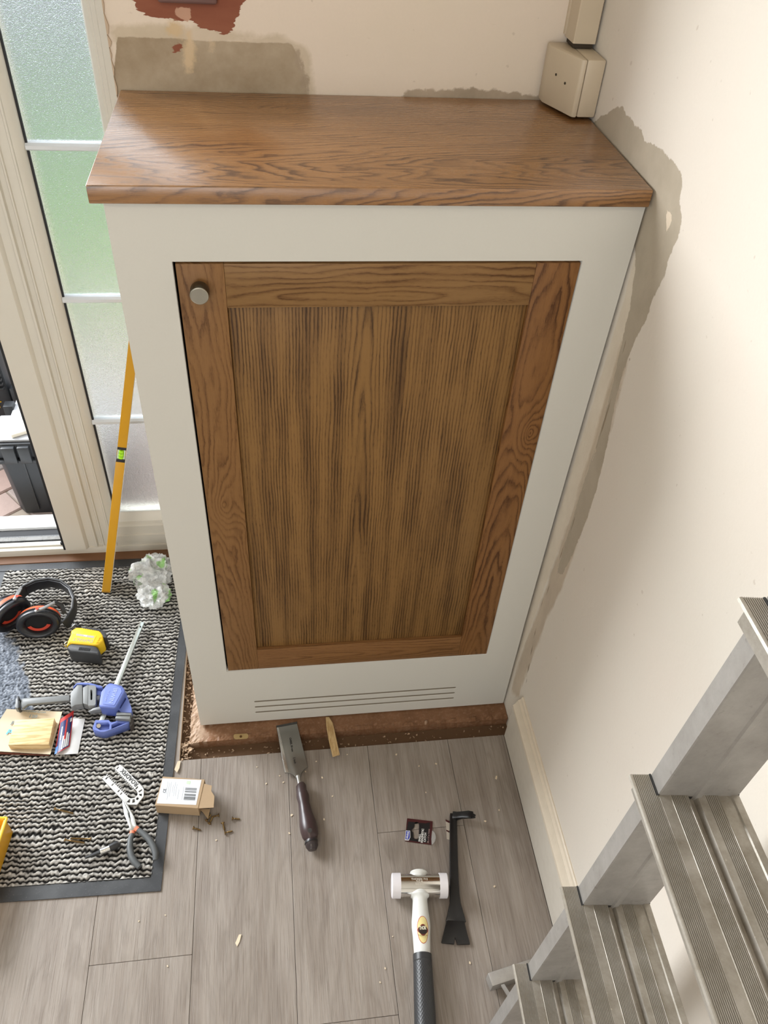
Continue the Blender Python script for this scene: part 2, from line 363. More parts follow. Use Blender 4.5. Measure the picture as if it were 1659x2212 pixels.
attr(me, 'crack', sdf_line(P, rw([(1352,735),(1340,790),(1322,850),(1308,905),(1290,965),(1272,1030),(1250,1100),(1225,1165),(1205,1215),(1190,1260),(1172,1300),(1158,1355),(1146,1420),(1136,1475)]), 0.0022))
attr(me, 'chip', np.maximum.reduce([sdf_poly(P, rw([(1438,448),(1450,458),(1452,475),(1446,492),(1436,505),(1432,520),(1430,505),(1440,480)])), sdf_line(P, rw([(1288,968),(1280,995)]), 0.0008),
     sdf_line(P, rw([(1262,1055),(1240,1130)]), 0.0006), sdf_line(P, rw([(1320,822),(1322,842)]), 0.001), sdf_line(P, rw([(1403,575),(1404,583)]), 0.001)]))
attr(me, 'hairline', sdf_line(P, rw([(1592,0),(1578,40),(1566,110),(1552,170),(1530,230),(1512,290),(1495,345),(1480,372)]), 0.0003))
attr(me, 'scuff', np.maximum.reduce([sdf_line(P, rw(q), 0.0009) for q in ([(1356,762),(1364,772),(1360,778)],[(1340,806),(1352,806)],[(1340,818),(1350,822)],[(1336,842),(1346,845)],[(1232,1140),(1252,1142)],[(1222,1180),(1226,1208)],[(1243,1175),(1248,1185)],[(1228,1200),(1232,1215)],[(1242,1190),(1243,1200)])]))
attr(me, 'beige', sdf_poly(P, rw([(1376,535),(1382,560),(1378,640),(1360,690),(1345,745),(1330,800),(1300,905),(1270,1005),(1230,1120),(1190,1230),(1150,1345),(1110,1450),(1085,1530),(1080,1500),(1110,1400),(1200,1130),(1290,840),(1350,640)])))
m_wr = wall_mat('wall_right_paint', (0.79, 0.735, 0.65), (0.79, 0.72, 0.635), [
    ('beige', (0.68, 0.585, 0.46), (0.80, 0.71, 0.58), 30, 0.005, 0.004, None, 0.7, 0.1),
    ('smear', (0.44, 0.35, 0.25), (0.62, 0.51, 0.38), 36, 0.014, 0.008, (1, 1, 0.4), 0.75, 0.1),
    ('plaster', (0.43, 0.37, 0.285), (0.51, 0.445, 0.35), 75, 0.0060, 0.0015, None, 1.0, 0.3),
    ('crack', (0.21, 0.16, 0.105), (0.33, 0.25, 0.17), 60, 0.0035, 0.002, (1, 1, 0.35), 0.8, -0.9),
    ('scuff', (0.33, 0.27, 0.19), (0.36, 0.3, 0.2), 160, 0.0015, 0.0008, None, 0.8, -0.3),
    ('chip', (0.72, 0.60, 0.45), (0.78, 0.68, 0.55), 90, 0.003, 0.0008, None, 1.0, 0.8),
    ('hairline', (0.42, 0.34, 0.27), (0.42, 0.34, 0.27), 50, 0.0006, 0.0006, None, 0.45, -0.6)])
me.materials.append(m_wr)
wr = D.objects.new('wall_right', me); COL.objects.link(wr); tag(wr, kind='structure')
MB().box(0.002, 0.12, -3.2, 0.36, -0.12, 2.4).build('masonry_backing', flat('reveal_plaster', ()), wr)
# ---- other walls and ceiling (outside the frame)
for nm, b in (('ceiling', (-4.2, 0.12, -3.3, 0.66, 2.4, 2.5)), ('wall_left', (-4.3, -4.2, -3.3, 0.66, -0.12, 2.4))):
    tag(MB().box(*b).build(nm, flat('room_paint', (0.78, 0.75, 0.69), 0.8)), kind='structure')
mb = MB(); mb.box(-4.2, 0.0, -3.3, -3.2, -0.12, 0.9); mb.box(-4.2, 0.0, -3.3, -3.2, 2.05, 2.4); mb.box(-4.2, -2.35, -3.3, -3.2, 0.9, 2.05); mb.box(-0.65, 0.0, -3.3, -3.2, 0.9, 2.05)  # rear opening put in to let fill light into the room
tag(mb.build('wall_rear', flat('room_paint', ())), kind='structure')
mb = MB(); mb.box(-4.2, -3.68, 0.54, 0.66, -0.12, 2.4); mb.box(-3.68, -0.70, 0.54, 0.66, 2.12, 2.4)
tag(mb.build('wall_patio', flat('room_paint', ())), kind='structure')
# ---- patio door: fixed side light, sliding opening
m_upvc = flat('upvc', (0.70, 0.655, 0.57), 0.34, var=0.03, nscale=12)
m_gask = flat('gasket_rubber', (0.012, 0.012, 0.014), 0.6)
dr = thing('window_1', None, None, (0, 0, 0)); tag(dr, kind='structure')
MB().strip([(-1.040,0.548),(-1.040,0.530),(-0.990,0.530),(-0.986,0.534),(-0.984,0.540),(-0.968,0.540),(-0.9665,0.536),(-0.962,0.536),(-0.9605,0.545),(-0.951,0.545),(-0.949,0.541),(-0.946,0.5405),(-0.945,0.545),(-0.930,0.545),(-0.9285,0.5425),(-0.925,0.5425),(-0.924,0.546),
            (-0.918,0.549),(-0.911,0.556),(-0.9085,0.563),(-0.9085,0.60),(-1.040,0.60)], 'z', 0.030, 2.10).build('frame_stile', m_upvc, dr, sharp=28)
MB().strip([(-0.700,0.60),(-0.770,0.60),(-0.770,0.563),(-0.766,0.552),(-0.758,0.545),(-0.754,0.5445),(-0.752,0.538),(-0.745,0.538),(-0.7435,0.534),(-0.728,0.534),(-0.726,0.525),(-0.700,0.525)], 'z', 0.03, 2.10).build('frame_jamb', m_upvc, dr, sharp=28)
MB().strip([(0.60,0.030),(0.60,0.122),(0.572,0.120),(0.562,0.108),(0.553,0.102),(0.551,0.093),(0.546,0.090),(0.545,0.064),(0.541,0.0625),(0.540,0.030)], 'x', -0.912, -0.765).build('bottom_rail', m_upvc, dr, sharp=28)
MB().box(-0.912, -0.765, 0.545, 0.60, 2.02, 2.10).build('top_rail', m_upvc, dr, bevel=0.004)
m_bar = flat('glazing_bar_white', (0.74, 0.76, 0.78), 0.35, var=0.02)
for z in (1.021, 0.7205, 0.4105, 1.335, 1.65):
    MB().strip([(0.582,z-0.0065),(0.566,z-0.0065),(0.5605,z-0.003),(0.5605,z+0.003),(0.566,z+0.0065),(0.582,z+0.0065)], 'x', -0.9085, -0.770).build('glazing_bar', m_bar, dr, sharp=30)
MB().box(-0.9085, -0.9045, 0.566, 0.570, 0.118, 2.03).build('gasket', m_gask, dr)
n = NT('frosted_glass'); v = n.coord(scale=(1, 1, 1))
hh = n.math('ADD', n.noise(v, 800, 2, 0.6), n.math('MULTIPLY', n.noise(v, 420, 2, 0.5), 0.9))
n.set((0.93, 0.96, 0.96), 0.17, 0, 0.5, n.bump(hh, 0.8, 0.0014), Transmission_Weight=1.0, IOR=1.35)
tag(MB().box(-0.909, -0.766, 0.571, 0.577, 0.112, 2.04).build('frosted_pane', n.m, dr), None)
# threshold, track and sliding frame
th = thing('door_1', None, None); tag(th, kind='structure')
m_alu = flat('track_aluminium', (0.62, 0.63, 0.65), 0.28, 0.85)
MB().box(-3.68, -0.70, 0.5365, 0.60, 0.0, 0.030).build('frame_sill', m_upvc, th, bevel=0.002)
MB().strip([(0.548,0.030),(0.562,0.030),(0.562,0.034),(0.558,0.036),(0.552,0.036),(0.548,0.034)], 'x', -3.62, -1.040).build('inner_track', m_upvc, th)
MB().strip([(0.566,0.030),(0.582,0.030),(0.582,0.037),(0.574,0.041),(0.566,0.037)], 'x', -3.62, -1.042).build('metal_track', m_alu, th)
MB().box(-3.62, -1.040, 0.5635, 0.566, 0.030, 0.0345).build('track_brush', m_gask, th)
MB().box(-3.62, -1.040, 0.584, 0.610, 0.0295, 0.0315).build('drain_channel', m_gask, th)
MB().strip([(0.612,0.038),(0.672,0.026),(0.676,0.020),(0.676,-0.03),(0.612,-0.03)], 'x', -3.68, -0.99).build('outer_sill', flat('sill_white', (0.88, 0.88, 0.86), 0.4, var=0.02), th, sharp=28)
MB().box(-1.0455, -1.0402, 0.531, 0.60, 0.031, 2.09).build('brush_seal', m_gask, th)
MB().box(-1.056, -1.0455, 0.548, 0.556, 0.031, 0.040).build('door_stop', m_gask, th, bevel=0.001)
MB().box(-3.68, -3.62, 0.53, 0.60, 0.03, 2.10).build('far_jamb', m_upvc, th, bevel=0.003)
MB().box(-3.68, -0.70, 0.53, 0.60, 2.10, 2.14).build('head_frame', m_upvc, th, bevel=0.003)
MB().strip([(0.514,0.0),(0.5365,0.0),(0.5365,0.010),(0.516,0.005)], 'x', -3.68, -0.70).build('timber_strip', flat('stained_timber_strip', (0.17, 0.075, 0.03), 0.5), th)
# ---- vinyl plank floor (planks run towards the patio), subfloor, concrete slab under the cabinet
n = NT('grey_oak_vinyl'); oi = n.n('ShaderNodeObjectInfo'); tc = n.n('ShaderNodeTexCoord')
ad = n.n('ShaderNodeVectorMath', operation='MULTIPLY_ADD'); n.l(oi.outputs['Random'], ad.inputs[0]); ad.inputs[1].default_value = (31, 17, 5); n.l(tc.outputs['Object'], ad.inputs[2])
def st(sc):
    m = n.n('ShaderNodeMapping'); n.l(ad.outputs[0], m.inputs[0]); m.inputs['Scale'].default_value = sc; return m.outputs[0]
g1 = n.noise(st((1, 0.09, 1)), 26, 4, 0.6, 0.6); g2 = n.noise(st((1, 0.035, 1)), 330, 3, 0.65); g3 = n.noise(st((1, 0.35, 1)), 7, 3, 0.6)
g4 = n.ramp(n.noise(st((1, 0.03, 1)), 480, 3, 0.6), [(0.52, 0), (0.68, 1)])
wv = n.ramp(n.noise(st((1, 0.12, 1)), 16, 3, 0.55, 1.8), [(0.44, 0), (0.50, 1), (0.56, 0)])
c = n.mix(n.ramp(g1, [(0.3, 0), (0.7, 1)]), (0.215, 0.176, 0.148), (0.350, 0.305, 0.265))
c = n.mix(n.math('MULTIPLY', n.ramp(g3, [(0.35, 0), (0.65, 1)]), 0.35), c, (0.250, 0.205, 0.162))
c = n.mix(n.math('MULTIPLY', n.ramp(g2, [(0.35, 0), (0.7, 1)]), 0.30), c, (0.44, 0.41, 0.375))
c = n.mix(n.math('MULTIPLY', g4, 0.36), c, (0.135, 0.105, 0.085))
c = n.mix(n.math('MULTIPLY', wv, 0.22), c, (0.12, 0.095, 0.075))
kn = n.n('ShaderNodeTexVoronoi'); kn.inputs['Scale'].default_value = 5.0; n.l(st((1, 0.7, 1)), kn.inputs['Vector'])
c = n.mix(n.math('MULTIPLY', n.ramp(kn.outputs['Distance'], [(0.0, 1), (0.07, 0.5), (0.12, 0)]), 0.45), c, (0.10, 0.075, 0.055))
m_vinyl = n.set(c, n.math('MULTIPLY_ADD', g2, 0.16, 0.40), 0, 0.4, n.bump(n.math('SUBTRACT', g2, g4), 0.30, 0.0005))
fl = thing('floor', None, None); tag(fl, kind='structure')
SE = [-0.018, -0.146, -0.323, -0.495, -0.676, -0.853, -1.03] + [round(-1.03-.18*i, 3) for i in range(1, 18)]
JN = {0: [-0.9, -2.1], 1: [-0.269, -1.5], 2: [-0.588, -1.8], 3: [-1.15, -2.3], 4: [-0.4565, -1.7], 5: [-1.0, -2.2]}
FEX, FEY = -0.722, -0.0745
g = 0.00035
for i in range(len(SE)-1):
    x1, x0 = SE[i]-g, SE[i+1]+g
    ys = [0.50] + JN.get(i, [-0.2-0.13*(i % 4), -1.5]) + [-3.2]
    for a, b in zip(ys[:-1], ys[1:]):
        y1, y0 = a-g, b+g
        if x0 > FEX: pts = [(x0,y0),(x1,y0),(x1,min(y1,FEY)),(x0,min(y1,FEY))]
        elif x1 > FEX and y1 > FEY: pts = [(x0,y0),(x1,y0),(x1,FEY),(FEX,FEY),(FEX,y1),(x0,y1)]
        else: pts = [(x0,y0),(x1,y0),(x1,y1),(x0,y1)]
        o = MB().prism(pts, -0.006, 0.0).build('plank', m_vinyl, fl, bevel=0.0004, seg=1, ang=60)
        c_ = Vector((sum(p[0] for p in pts)/len(pts), sum(p[1] for p in pts)/len(pts), 0))
        o.data.transform(Matrix.Translation(-c_)); o.location = c_
MB().box(-4.2, 0.0, -3.2, 0.54, -0.12, -0.020).build('subfloor', flat('subfloor_dirt', (0.15, 0.085, 0.045), 0.9, bump=0.6), fl)
MB().box(-4.09, -0.018, -3.2, -0.085, -0.020, -0.0062).build('underlay', flat('underlay_dark', (0.05, 0.035, 0.025), 0.9), fl)
MB().box(-4.09, -0.728, -0.085, 0.53, -0.020, -0.0062).build('underlay', flat('underlay_dark', ()), fl)
# red concrete slab with a rough chipped rim
n = NT('red_concrete'); v = n.coord(); f1 = n.noise(v, 18, 5, 0.65); f2 = n.noise(v, 140, 4, 0.7)
at_ = n.n('ShaderNodeAttribute'); at_.attribute_name = 'raw'
c = n.mix(n.ramp(f1, [(0.3, 0), (0.7, 1)]), (0.160, 0.074, 0.033), (0.255, 0.128, 0.065))
c = n.mix(n.ramp(f2, [(0.66, 0), (0.78, 0.8)]), c, (0.42, 0.26, 0.16))
c = n.mix(n.math('MULTIPLY', n.math('ADD', at_.outputs['Fac'], n.math('MULTIPLY', n.math('SUBTRACT', f2, 0.5), 1.2), clamp=True), 0.85), c, (0.50, 0.36, 0.255))
m_conc = n.set(c, n.math('MULTIPLY_ADD', f1, 0.3, 0.35), 0, 0.35, n.bump(n.math('ADD', f1, f2), 0.35, 0.0015))
rng = np.random.RandomState(3)
us = np.linspace(-0.702, -0.001, 170); vs = np.linspace(-0.0385, 0.335, 90)
P, F = grid(us, vs, None); z = np.full(len(P), 0.0065); raw = np.zeros(len(P))
dl = P[:, 0]+0.702; df = P[:, 1]+0.0385
rn = rng.rand(len(P)); rn2 = rng.rand(90, 170); 
for _ in range(2): rn2 = (rn2 + np.roll(rn2, 1, 0) + np.roll(rn2, 1, 1) + np.roll(rn2, -1, 0))/4
rn2 = (rn2.ravel()-0.5)*4
rimL = 0.016 + 0.010*rn2; rough_zone = np.clip(1-dl/np.clip(rimL, .004, 1), 0, 1)
z += -0.006*rough_zone*(0.4+rn) ; raw = np.clip(1.4-dl/(0.035+0.03*rn2), 0, 1)
z += np.where(df < 0.010, -0.0012*rn2*2, 0)
vx = [(p[0]+0.002*rn2[i]*(dl[i] < .001), p[1]+0.0016*rn2[i]*(df[i] < .001), z[i]) for i, p in enumerate(P)]
nu, nv = len(us), len(vs); b = len(vx); fs = list(F)
for i in range(nu): vx.append((P[i][0], P[i][1]+0.0015, -0.0205))
fs += [(i, b+i, b+i+1, i+1) for i in range(nu-1)]; b2 = len(vx)
for j in range(nv): vx.append((P[j*nu][0]+0.0015, P[j*nu][1], -0.0205))
fs += [(j*nu, (j+1)*nu, b2+j+1, b2+j) for j in range(nv-1)]
me = D.meshes.new('floor_slab'); me.from_pydata(vx, [], fs); me.update()
a = me.attributes.new('raw', 'FLOAT', 'POINT'); a.data.foreach_set('value', np.concatenate([raw, np.full(nu, .1), np.full(nv, .8)]).astype(np.float32))
me.materials.append(m_conc); o = D.objects.new('floor_slab', me); COL.objects.link(o); tag(o, kind='structure')
# rubble and shavings in the slot around the slab
mb = MB(); random.seed(11)
def shard(x, y, z, s, flatness=0.35):
    M = Matrix.Translation((x, y, z)) @ Euler((random.uniform(-.6,.6), random.uniform(-.6,.6), random.uniform(0, 6.3))).to_matrix().to_4x4()
    mb.T = M; a = s*random.uniform(.5, 1); b_ = s*random.uniform(.25, .6); h = s*flatness*random.uniform(.4, 1)
    mb.prism([(-a,-b_),(a*.8,-b_*random.uniform(.3,1)),(a,b_*.7),(-a*.3,b_)], -h/2, h/2)
for k in range(210):
    y = random.uniform(-0.07, 0.33); shard(random.uniform(-0.7205, -0.701), y, random.uniform(-0.019, -0.008), random.uniform(0.0015, 0.0055))
for k in range(130): shard(random.uniform(-0.7, -0.01), random.uniform(-0.073, -0.042), random.uniform(-0.019, -0.013), random.uniform(0.001, 0.004))
for k in range(40): shard(random.uniform(-0.719, -0.700), random.uniform(-0.072, -0.03), random.uniform(-0.012, -0.001), random.uniform(0.003, 0.008), 0.15)
mb.T = Matrix.Identity(4)
tag(mb.build('rubble', flat('rubble_mix', (0.44, 0.31, 0.205), 0.9, var=0.8, nscale=55, bump=0.5), smooth=False), 'brown and tan rubble and shavings filling the slot beside the concrete slab', 'debris', kind='stuff')
MB().box(-0.7225, -0.7215, FEY, 0.33, -0.012, -0.0002).build('vinyl_edge', flat('vinyl_core', (0.45, 0.33, 0.22), 0.7), fl)
# ---- skirting on the right wall
sk = [(0,0),(-0.0175,0),(-0.0175,0.112),(-0.0165,0.116),(-0.0185,0.1185),(-0.0185,0.122),(-0.0150,0.127),(-0.0125,0.1335),(-0.0105,0.1375),(-0.0105,0.1395),(-0.006,0.1425),(-0.0045,0.148),(-0.002,0.150),(0,0.150)]
n = NT('skirting_paint'); v = n.coord(); f = n.noise(v, 60, 4); sx = n.n('ShaderNodeSeparateXYZ'); n.l(v, sx.inputs[0])
e = n.math('MULTIPLY', n.math('GREATER_THAN', sx.outputs[2], 0.112), 1.0)
c = n.mix(e, (0.66, 0.61, 0.53), (0.75, 0.66, 0.53)); c = n.mix(n.math('MULTIPLY', n.ramp(f, [(0.4, 0), (0.8, 1)]), 0.12), c, (0.35, 0.27, 0.19))
n.set(c, 0.42, 0, 0.4, n.bump(f, 0.15, 0.0006))
tag(MB().strip(sk, 'y', -3.2, -0.0765).build('baseboard_right', n.m, sharp=25), kind='structure')
tag(MB().box(-4.2, -4.18, -3.2, 0.5, 0, 0.15).build('baseboard_left', n.m), kind='structure')
# ================================================================== outside
GZ = -0.12
ou = thing('ground_paving', None, None); tag(ou, kind='structure')
MB().box(-9, 6, 0.66, 2.15, GZ-0.08, GZ-0.006).build('paving_bed', flat('paving_sand', (0.30, 0.25, 0.20), 0.9), ou)
n = NT('block_paver'); oi = n.n('ShaderNodeObjectInfo'); f = n.noise(n.coord(), 45, 5, 0.7)
c = n.ramp(oi.outputs['Random'], [(0.0, (0.40, 0.24, 0.20)), (0.5, (0.34, 0.31, 0.29)), (1.0, (0.46, 0.31, 0.26))])
c = n.mix(n.math('MULTIPLY', f, 0.5), c, (0.22, 0.17, 0.15)); m_pav = n.set(c, 0.8, 0, 0.3, n.bump(f, 0.5, 0.002))
pm = MB().box(-0.0985, 0.0985, -0.0485, 0.0485, -0.04, 0.0).mesh('paver', bevel=0.004, seg=1); pm.materials.append(m_pav)
ca, sa = math.cos(R_(40)), math.sin(R_(40)); cnt = 0
for i in range(-16, 17):
    for j in range(-8, 9):
        for (bx, by, rot) in ((0.1, 0.05, 0), (0.25, 0.0, 90)):
            X = bx + i*0.1 + j*0.2*1.0 + 0.0; Y = by + i*0.1 - j*0.2*1.0
            x = -1.35 + X*ca - Y*sa; y = 1.3 + X*sa + Y*ca
            if 0.79 < y < 2.1 and -2.35 < x < -0.35 and cnt < 300:
                o = D.objects.new('paver', pm); COL.objects.link(o); o.parent = ou; cnt += 1
                o.location = (x, y, GZ + random.uniform(-.001, .001)); o.rotation_euler = (0, 0, R_(40+rot))
n = NT('lawn_green'); f = n.noise(n.coord(), 1.6, 4, 0.6); f2 = n.noise(n.coord(), 60, 3)
c = n.mix(n.ramp(f, [(0.35, 0), (0.65, 1)]), (0.075, 0.20, 0.018), (0.13, 0.27, 0.035)); n.set(n.mix(n.math('MULTIPLY', f2, 0.4), c, (0.04, 0.13, 0.018)), 0.9, 0, 0.2)
mb = MB(); mb.box(-9, 6, 2.15, 3.05, GZ-0.08, GZ); mb.box(-9, 6, 3.30, 4.3, GZ-0.08, GZ)
us = np.arange(-3.2, -0.2, 0.03); vs = np.arange(2.16, 4.3, 0.035)
for a_ in us:
    for b_ in vs:
        if 3.05 < b_ < 3.30: continue
        x = a_ + random.uniform(-.015, .015); y = b_ + random.uniform(-.015, .015); h = random.uniform(.02, .045); d = random.uniform(-.012, .012)
        mb.add([(x-.004, y, GZ), (x+.004, y, GZ), (x+d, y+d, GZ+h)], [(0, 1, 2)])
tag(mb.build('lawn_grass', n.m, smooth=False), 'green garden lawn seen blurred through the frosted side light', 'grass', kind='stuff')
tag(MB().box(-9, 6, 3.05, 3.30, GZ-0.08, GZ+0.01).build('ground_path', flat('path_slab', (0.22, 0.22, 0.21), 0.8)), kind='structure')
tag(MB().box(-9, 6, 4.3, 9.0, GZ-0.08, GZ+0.02).build('ground_terrace', flat('terrace_slab', (0.17, 0.145, 0.18), 0.8)), kind='structure')
tag(MB().box(-9, 6, 9.0, 9.1, GZ, 1.8).build('wall_garden', flat('garden_wall', (0.2, 0.19, 0.21), 0.8)), kind='structure')
# ================================================================== cabinet
m_paint = flat('cabinet_paint', (0.62, 0.60, 0.54), 0.38, var=0.02, nscale=300, bump=0.06)
cb = thing('base_cabinet', 'tall cream painted cabinet with a framed oak door, standing in the corner', 'cabinet')
HT = 1.1608; ZB = 0.0105
def slot(x0, x1, z, h): return rrect(x0, x1, z-h/2, z+h/2, h*0.49, 4)
fr = plate('front_frame', [(-0.68,ZB),(-0.0038,ZB),(-0.0062,0.30),(-0.0066,0.62),(-0.0050,0.92),(-0.0028,HT),(-0.68,HT)],
      [[(-0.6098,0.2008),(-0.0700,0.2008),(-0.0700,1.0840),(-0.6098,1.0840)]] + [slot(-0.5610,-0.1225,z,0.0062) for z in (0.0860,0.0655,0.0450)],
      0.022, m_paint, cb, 'xz', 0.011)
MB().box(-0.679, -0.662, 0.022, 0.338, ZB, HT).build('side_panel', m_paint, cb)
MB().box(-0.030, -0.012, 0.022, 0.338, ZB, HT).build('side_panel', m_paint, cb)
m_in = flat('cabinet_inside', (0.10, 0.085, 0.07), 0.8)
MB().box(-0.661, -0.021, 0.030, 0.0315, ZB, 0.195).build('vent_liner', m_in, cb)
for z in (0.0860, 0.0655, 0.0450):
    a_ = slot(-0.5610, -0.1225, z, 0.0062); b_ = slot(-0.5605, -0.1230, z, 0.0052)
    plate('vent_slot_shade', a_, [b_], 0.0205, flat('slot_wall_shade', (0.20, 0.165, 0.12), 0.85), cb, 'xz', 0.0112)  # sleeve coloured dark to put the groove shade into the slot walls
MB().box(-0.661, -0.021, 0.05, 0.06, 0.195, 1.10).build('door_backing', m_in, cb)
# door pieces: x from -0.6065 to -0.0712, z from 0.2022 to 1.0800
dx0, dx1, dz0, dz1 = -0.6062, -0.0712, 0.2022, 1.0802
SL, SR, RT, RB = -0.5458, -0.1325, 1.0175, 0.2662
dark = (0.110, 0.045, 0.012)
m_sl = oak('oak_left_stile', 1.0, v0=-0.60, h0=0.030, slope=0.035, period=0.0042, warp=0.007, light=(0.235,0.118,0.042), dark=dark, knots=((0.66,-0.578,0.040,0.035),(0.60,-0.55,0.03,-0.015)))
m_sr = oak('oak_right_stile', 4.0, v0=-0.098, h0=0.012, slope=0.050, period=0.0046, warp=0.006, light=(0.225,0.104,0.034), dark=(0.090,0.033,0.009), knots=((0.79,-0.086,0.020,0.035),), contrast=1.15)
m_rt = oak('oak_top_rail', 8.0, v0=1.035, h0=0.020, slope=0.060, period=0.0078, warp=0.009, light=(0.245,0.134,0.050), dark=dark, contrast=1.1)
m_rb = oak('oak_bottom_rail', 9.0, v0=0.235, h0=0.03, slope=0.05, period=0.0048, warp=0.006, light=(0.225,0.108,0.038), dark=dark, contrast=0.9)
m_pn = oak('oak_veneer_panel', 12.0, v0=-0.350, h0=-0.012, slope=0.032, period=0.0048, warp=0.004, light=(0.235,0.124,0.040), dark=(0.070,0.031,0.009), contrast=1.15, streak=1.0, stretch=14)
m_th = 0.020; dy = 0.0012
dd = MB().box(dx0+.002, dx1-.002, dy+0.0125, dy+m_th-0.001, dz0+.002, dz1-.002).build('door', flat('oak_core', (0.12, 0.055, 0.02), 0.6), cb)
def dpiece(nm, b, y0, y1, mat, grain):
    o = MB().box(b[0], b[1], y0, y1, b[2], b[3]).build(nm, mat, dd, bevel=0.0007, seg=2); uv_box(o, grain); return o
dpiece('stile', (dx0, SL-.0001, dz0, dz1), dy, dy+m_th, m_sl, 'z'); dpiece('stile', (SR+.0001, dx1, dz0, dz1), dy, dy+m_th, m_sr, 'z')
dpiece('rail', (SL, SR, RT, dz1), dy, dy+m_th, m_rt, 'x'); dpiece('rail', (SL, SR, dz0, RB), dy, dy+m_th, m_rb, 'x')
dpiece('panel', (SL+.0002, SR-.0002, RB+.0002, RT-.0002), dy+0.0065, dy+0.012, m_pn, 'z')
m_nick = flat('brushed_nickel', (0.42, 0.40, 0.34), 0.33, 0.9, var=0.05)
m_nickd = flat('antique_bronze', (0.10, 0.085, 0.06), 0.35, 0.85)
kb = MB().lathe([(0.0075,0),(0.0075,0.006),(0.0118,0.008),(0.0122,0.010),(0.0122,0.0235),(0.0116,0.0250)], 40).build('knob', m_nickd, dd, sharp=30)
kb.rotation_euler = (R_(90), 0, 0); kb.location = (-0.5782, dy, 1.0490)
MB().lathe([(0.0116,0.0250),(0.0113,0.0254),(0.0001,0.0254)], 40)
kc = MB().lathe([(0.0118,0.0245),(0.0116,0.0256),(0.0108,0.0260),(0.0104,0.0256),(0.0003,0.0256)], 40).build('knob_face', m_nick, dd, sharp=30)
kc.rotation_euler = (R_(90), 0, 0); kc.location = kb.location
# dark scribe gap beside the wall is the open joint itself
# ---- worktop
WX0, WX1, WY0, WY1 = -0.694, -0.0036, -0.0104, 0.3400
mb = MB(); mb.strip([(WY0+0.0015,HT+0.0003),(WY0,HT+0.0018),(WY0,WT-0.0018),(WY0+0.0015,WT),(WY1,WT),(WY1,HT+0.0003)], 'x', WX0, WX1)
m_wt = oak('oak_worktop', 21.0, v0=1.120, h0=-0.035, slope=0.115, period=0.0060, warp=0.010, light=(0.325,0.158,0.055), dark=(0.125,0.050,0.014), rough=0.27, contrast=1.2, streak=0.35, stretch=5, wavy=1.8, spec=0.75, coat=0.6, knots=((-0.50,1.335,0.045,0.040),(-0.15,1.375,0.04,-0.03)))
wk = mb.build('worktop', m_wt, bevel=0.0006, seg=1); uv_box(wk, 'x')
tag(wk, 'thick oiled oak worktop with bold grain, lying on top of the cream cabinet', 'worktop')
# ---- corner trunking and box above the worktop
m_tr = flat('cream_plastic', (0.60, 0.50, 0.365), 0.42, var=0.04, nscale=25)
tk = thing('corner_trunking', 'cream plastic trunking running up the corner above the square box', 'trunking')
MB().box(-0.0400, -0.0005, 0.336, 0.3418, 1.276, 2.39).build('back_strip', m_tr, tk)

MB().strip([(-0.0372,0.341),(-0.0372,0.2985),(-0.0355,0.297),(-0.0045,0.297),(-0.003,0.2985),(-0.003,0.341)], 'z', aty(1262, 95, 0.297).z, 2.39).build('cover', m_tr, tk, sharp=30)
MB().box(-0.0345, -0.006, 0.301, 0.336, 1.2665, 1.30).build('duct_gap_shade', flat('slot_dark', (0.05, 0.035, 0.02), 0.8), tk)  # dark block standing in for the shade in the gap under the cover
bxo = thing('junction_box', 'square cream plastic box with two screw slots in the back right corner of the worktop', 'electrical box')
mb = MB(); mb.box(-0.0640, -0.0295, 0.2400, 0.3300, 1.2085, 1.2870)
mb = MB()
zb, zt = 1.1885, 1.2655
def boxprof(y0, y1): return y0, y1
# body: wider lid towards the room, slanted lid face on its left
body = MB().box(-0.0290, -0.0012, 0.2440, 0.3340, zb, zt).build('back_body', m_tr, bxo, bevel=0.003)
lid = MB().prism([(-0.0298,0.2425),(-0.0372,0.2440),(-0.0640,0.3120),(-0.0640,0.3340),(-0.0298,0.3340)], zb, zt).build('lid', m_tr, bxo, bevel=0.0022)
for (u, z) in ((0.30, 1.2330), (0.62, 1.2275)):
    p = Vector((-0.0640, 0.3120, z)).lerp(Vector((-0.0372, 0.2440, z)), u)
    o = MB().lathe([(0.0019, -0.0004), (0.0019, 0.0005)], 10).build('screw_slot', flat('slot_dark', (0.05, 0.035, 0.02), 0.8), bxo)
    o.rotation_euler = (R_(90), 0, math.atan2(0.2440-0.3120, -0.0372+0.0640)); o.location = p
# ---- wall plate just in the frame's top edge
p0 = aty(338, -30, BY); p1 = aty(470, 8, BY)
wp = MB().box(p0.x, p1.x, BY-0.010, BY-0.0002, p1.z, p1.z+0.10).build('wall_plate', flat('plate_mauve', (0.16, 0.085, 0.075), 0.5), bevel=0.004, seg=3)
tag(wp, 'dark mauve wall plate on the red painted patch at the top edge', 'wall plate')
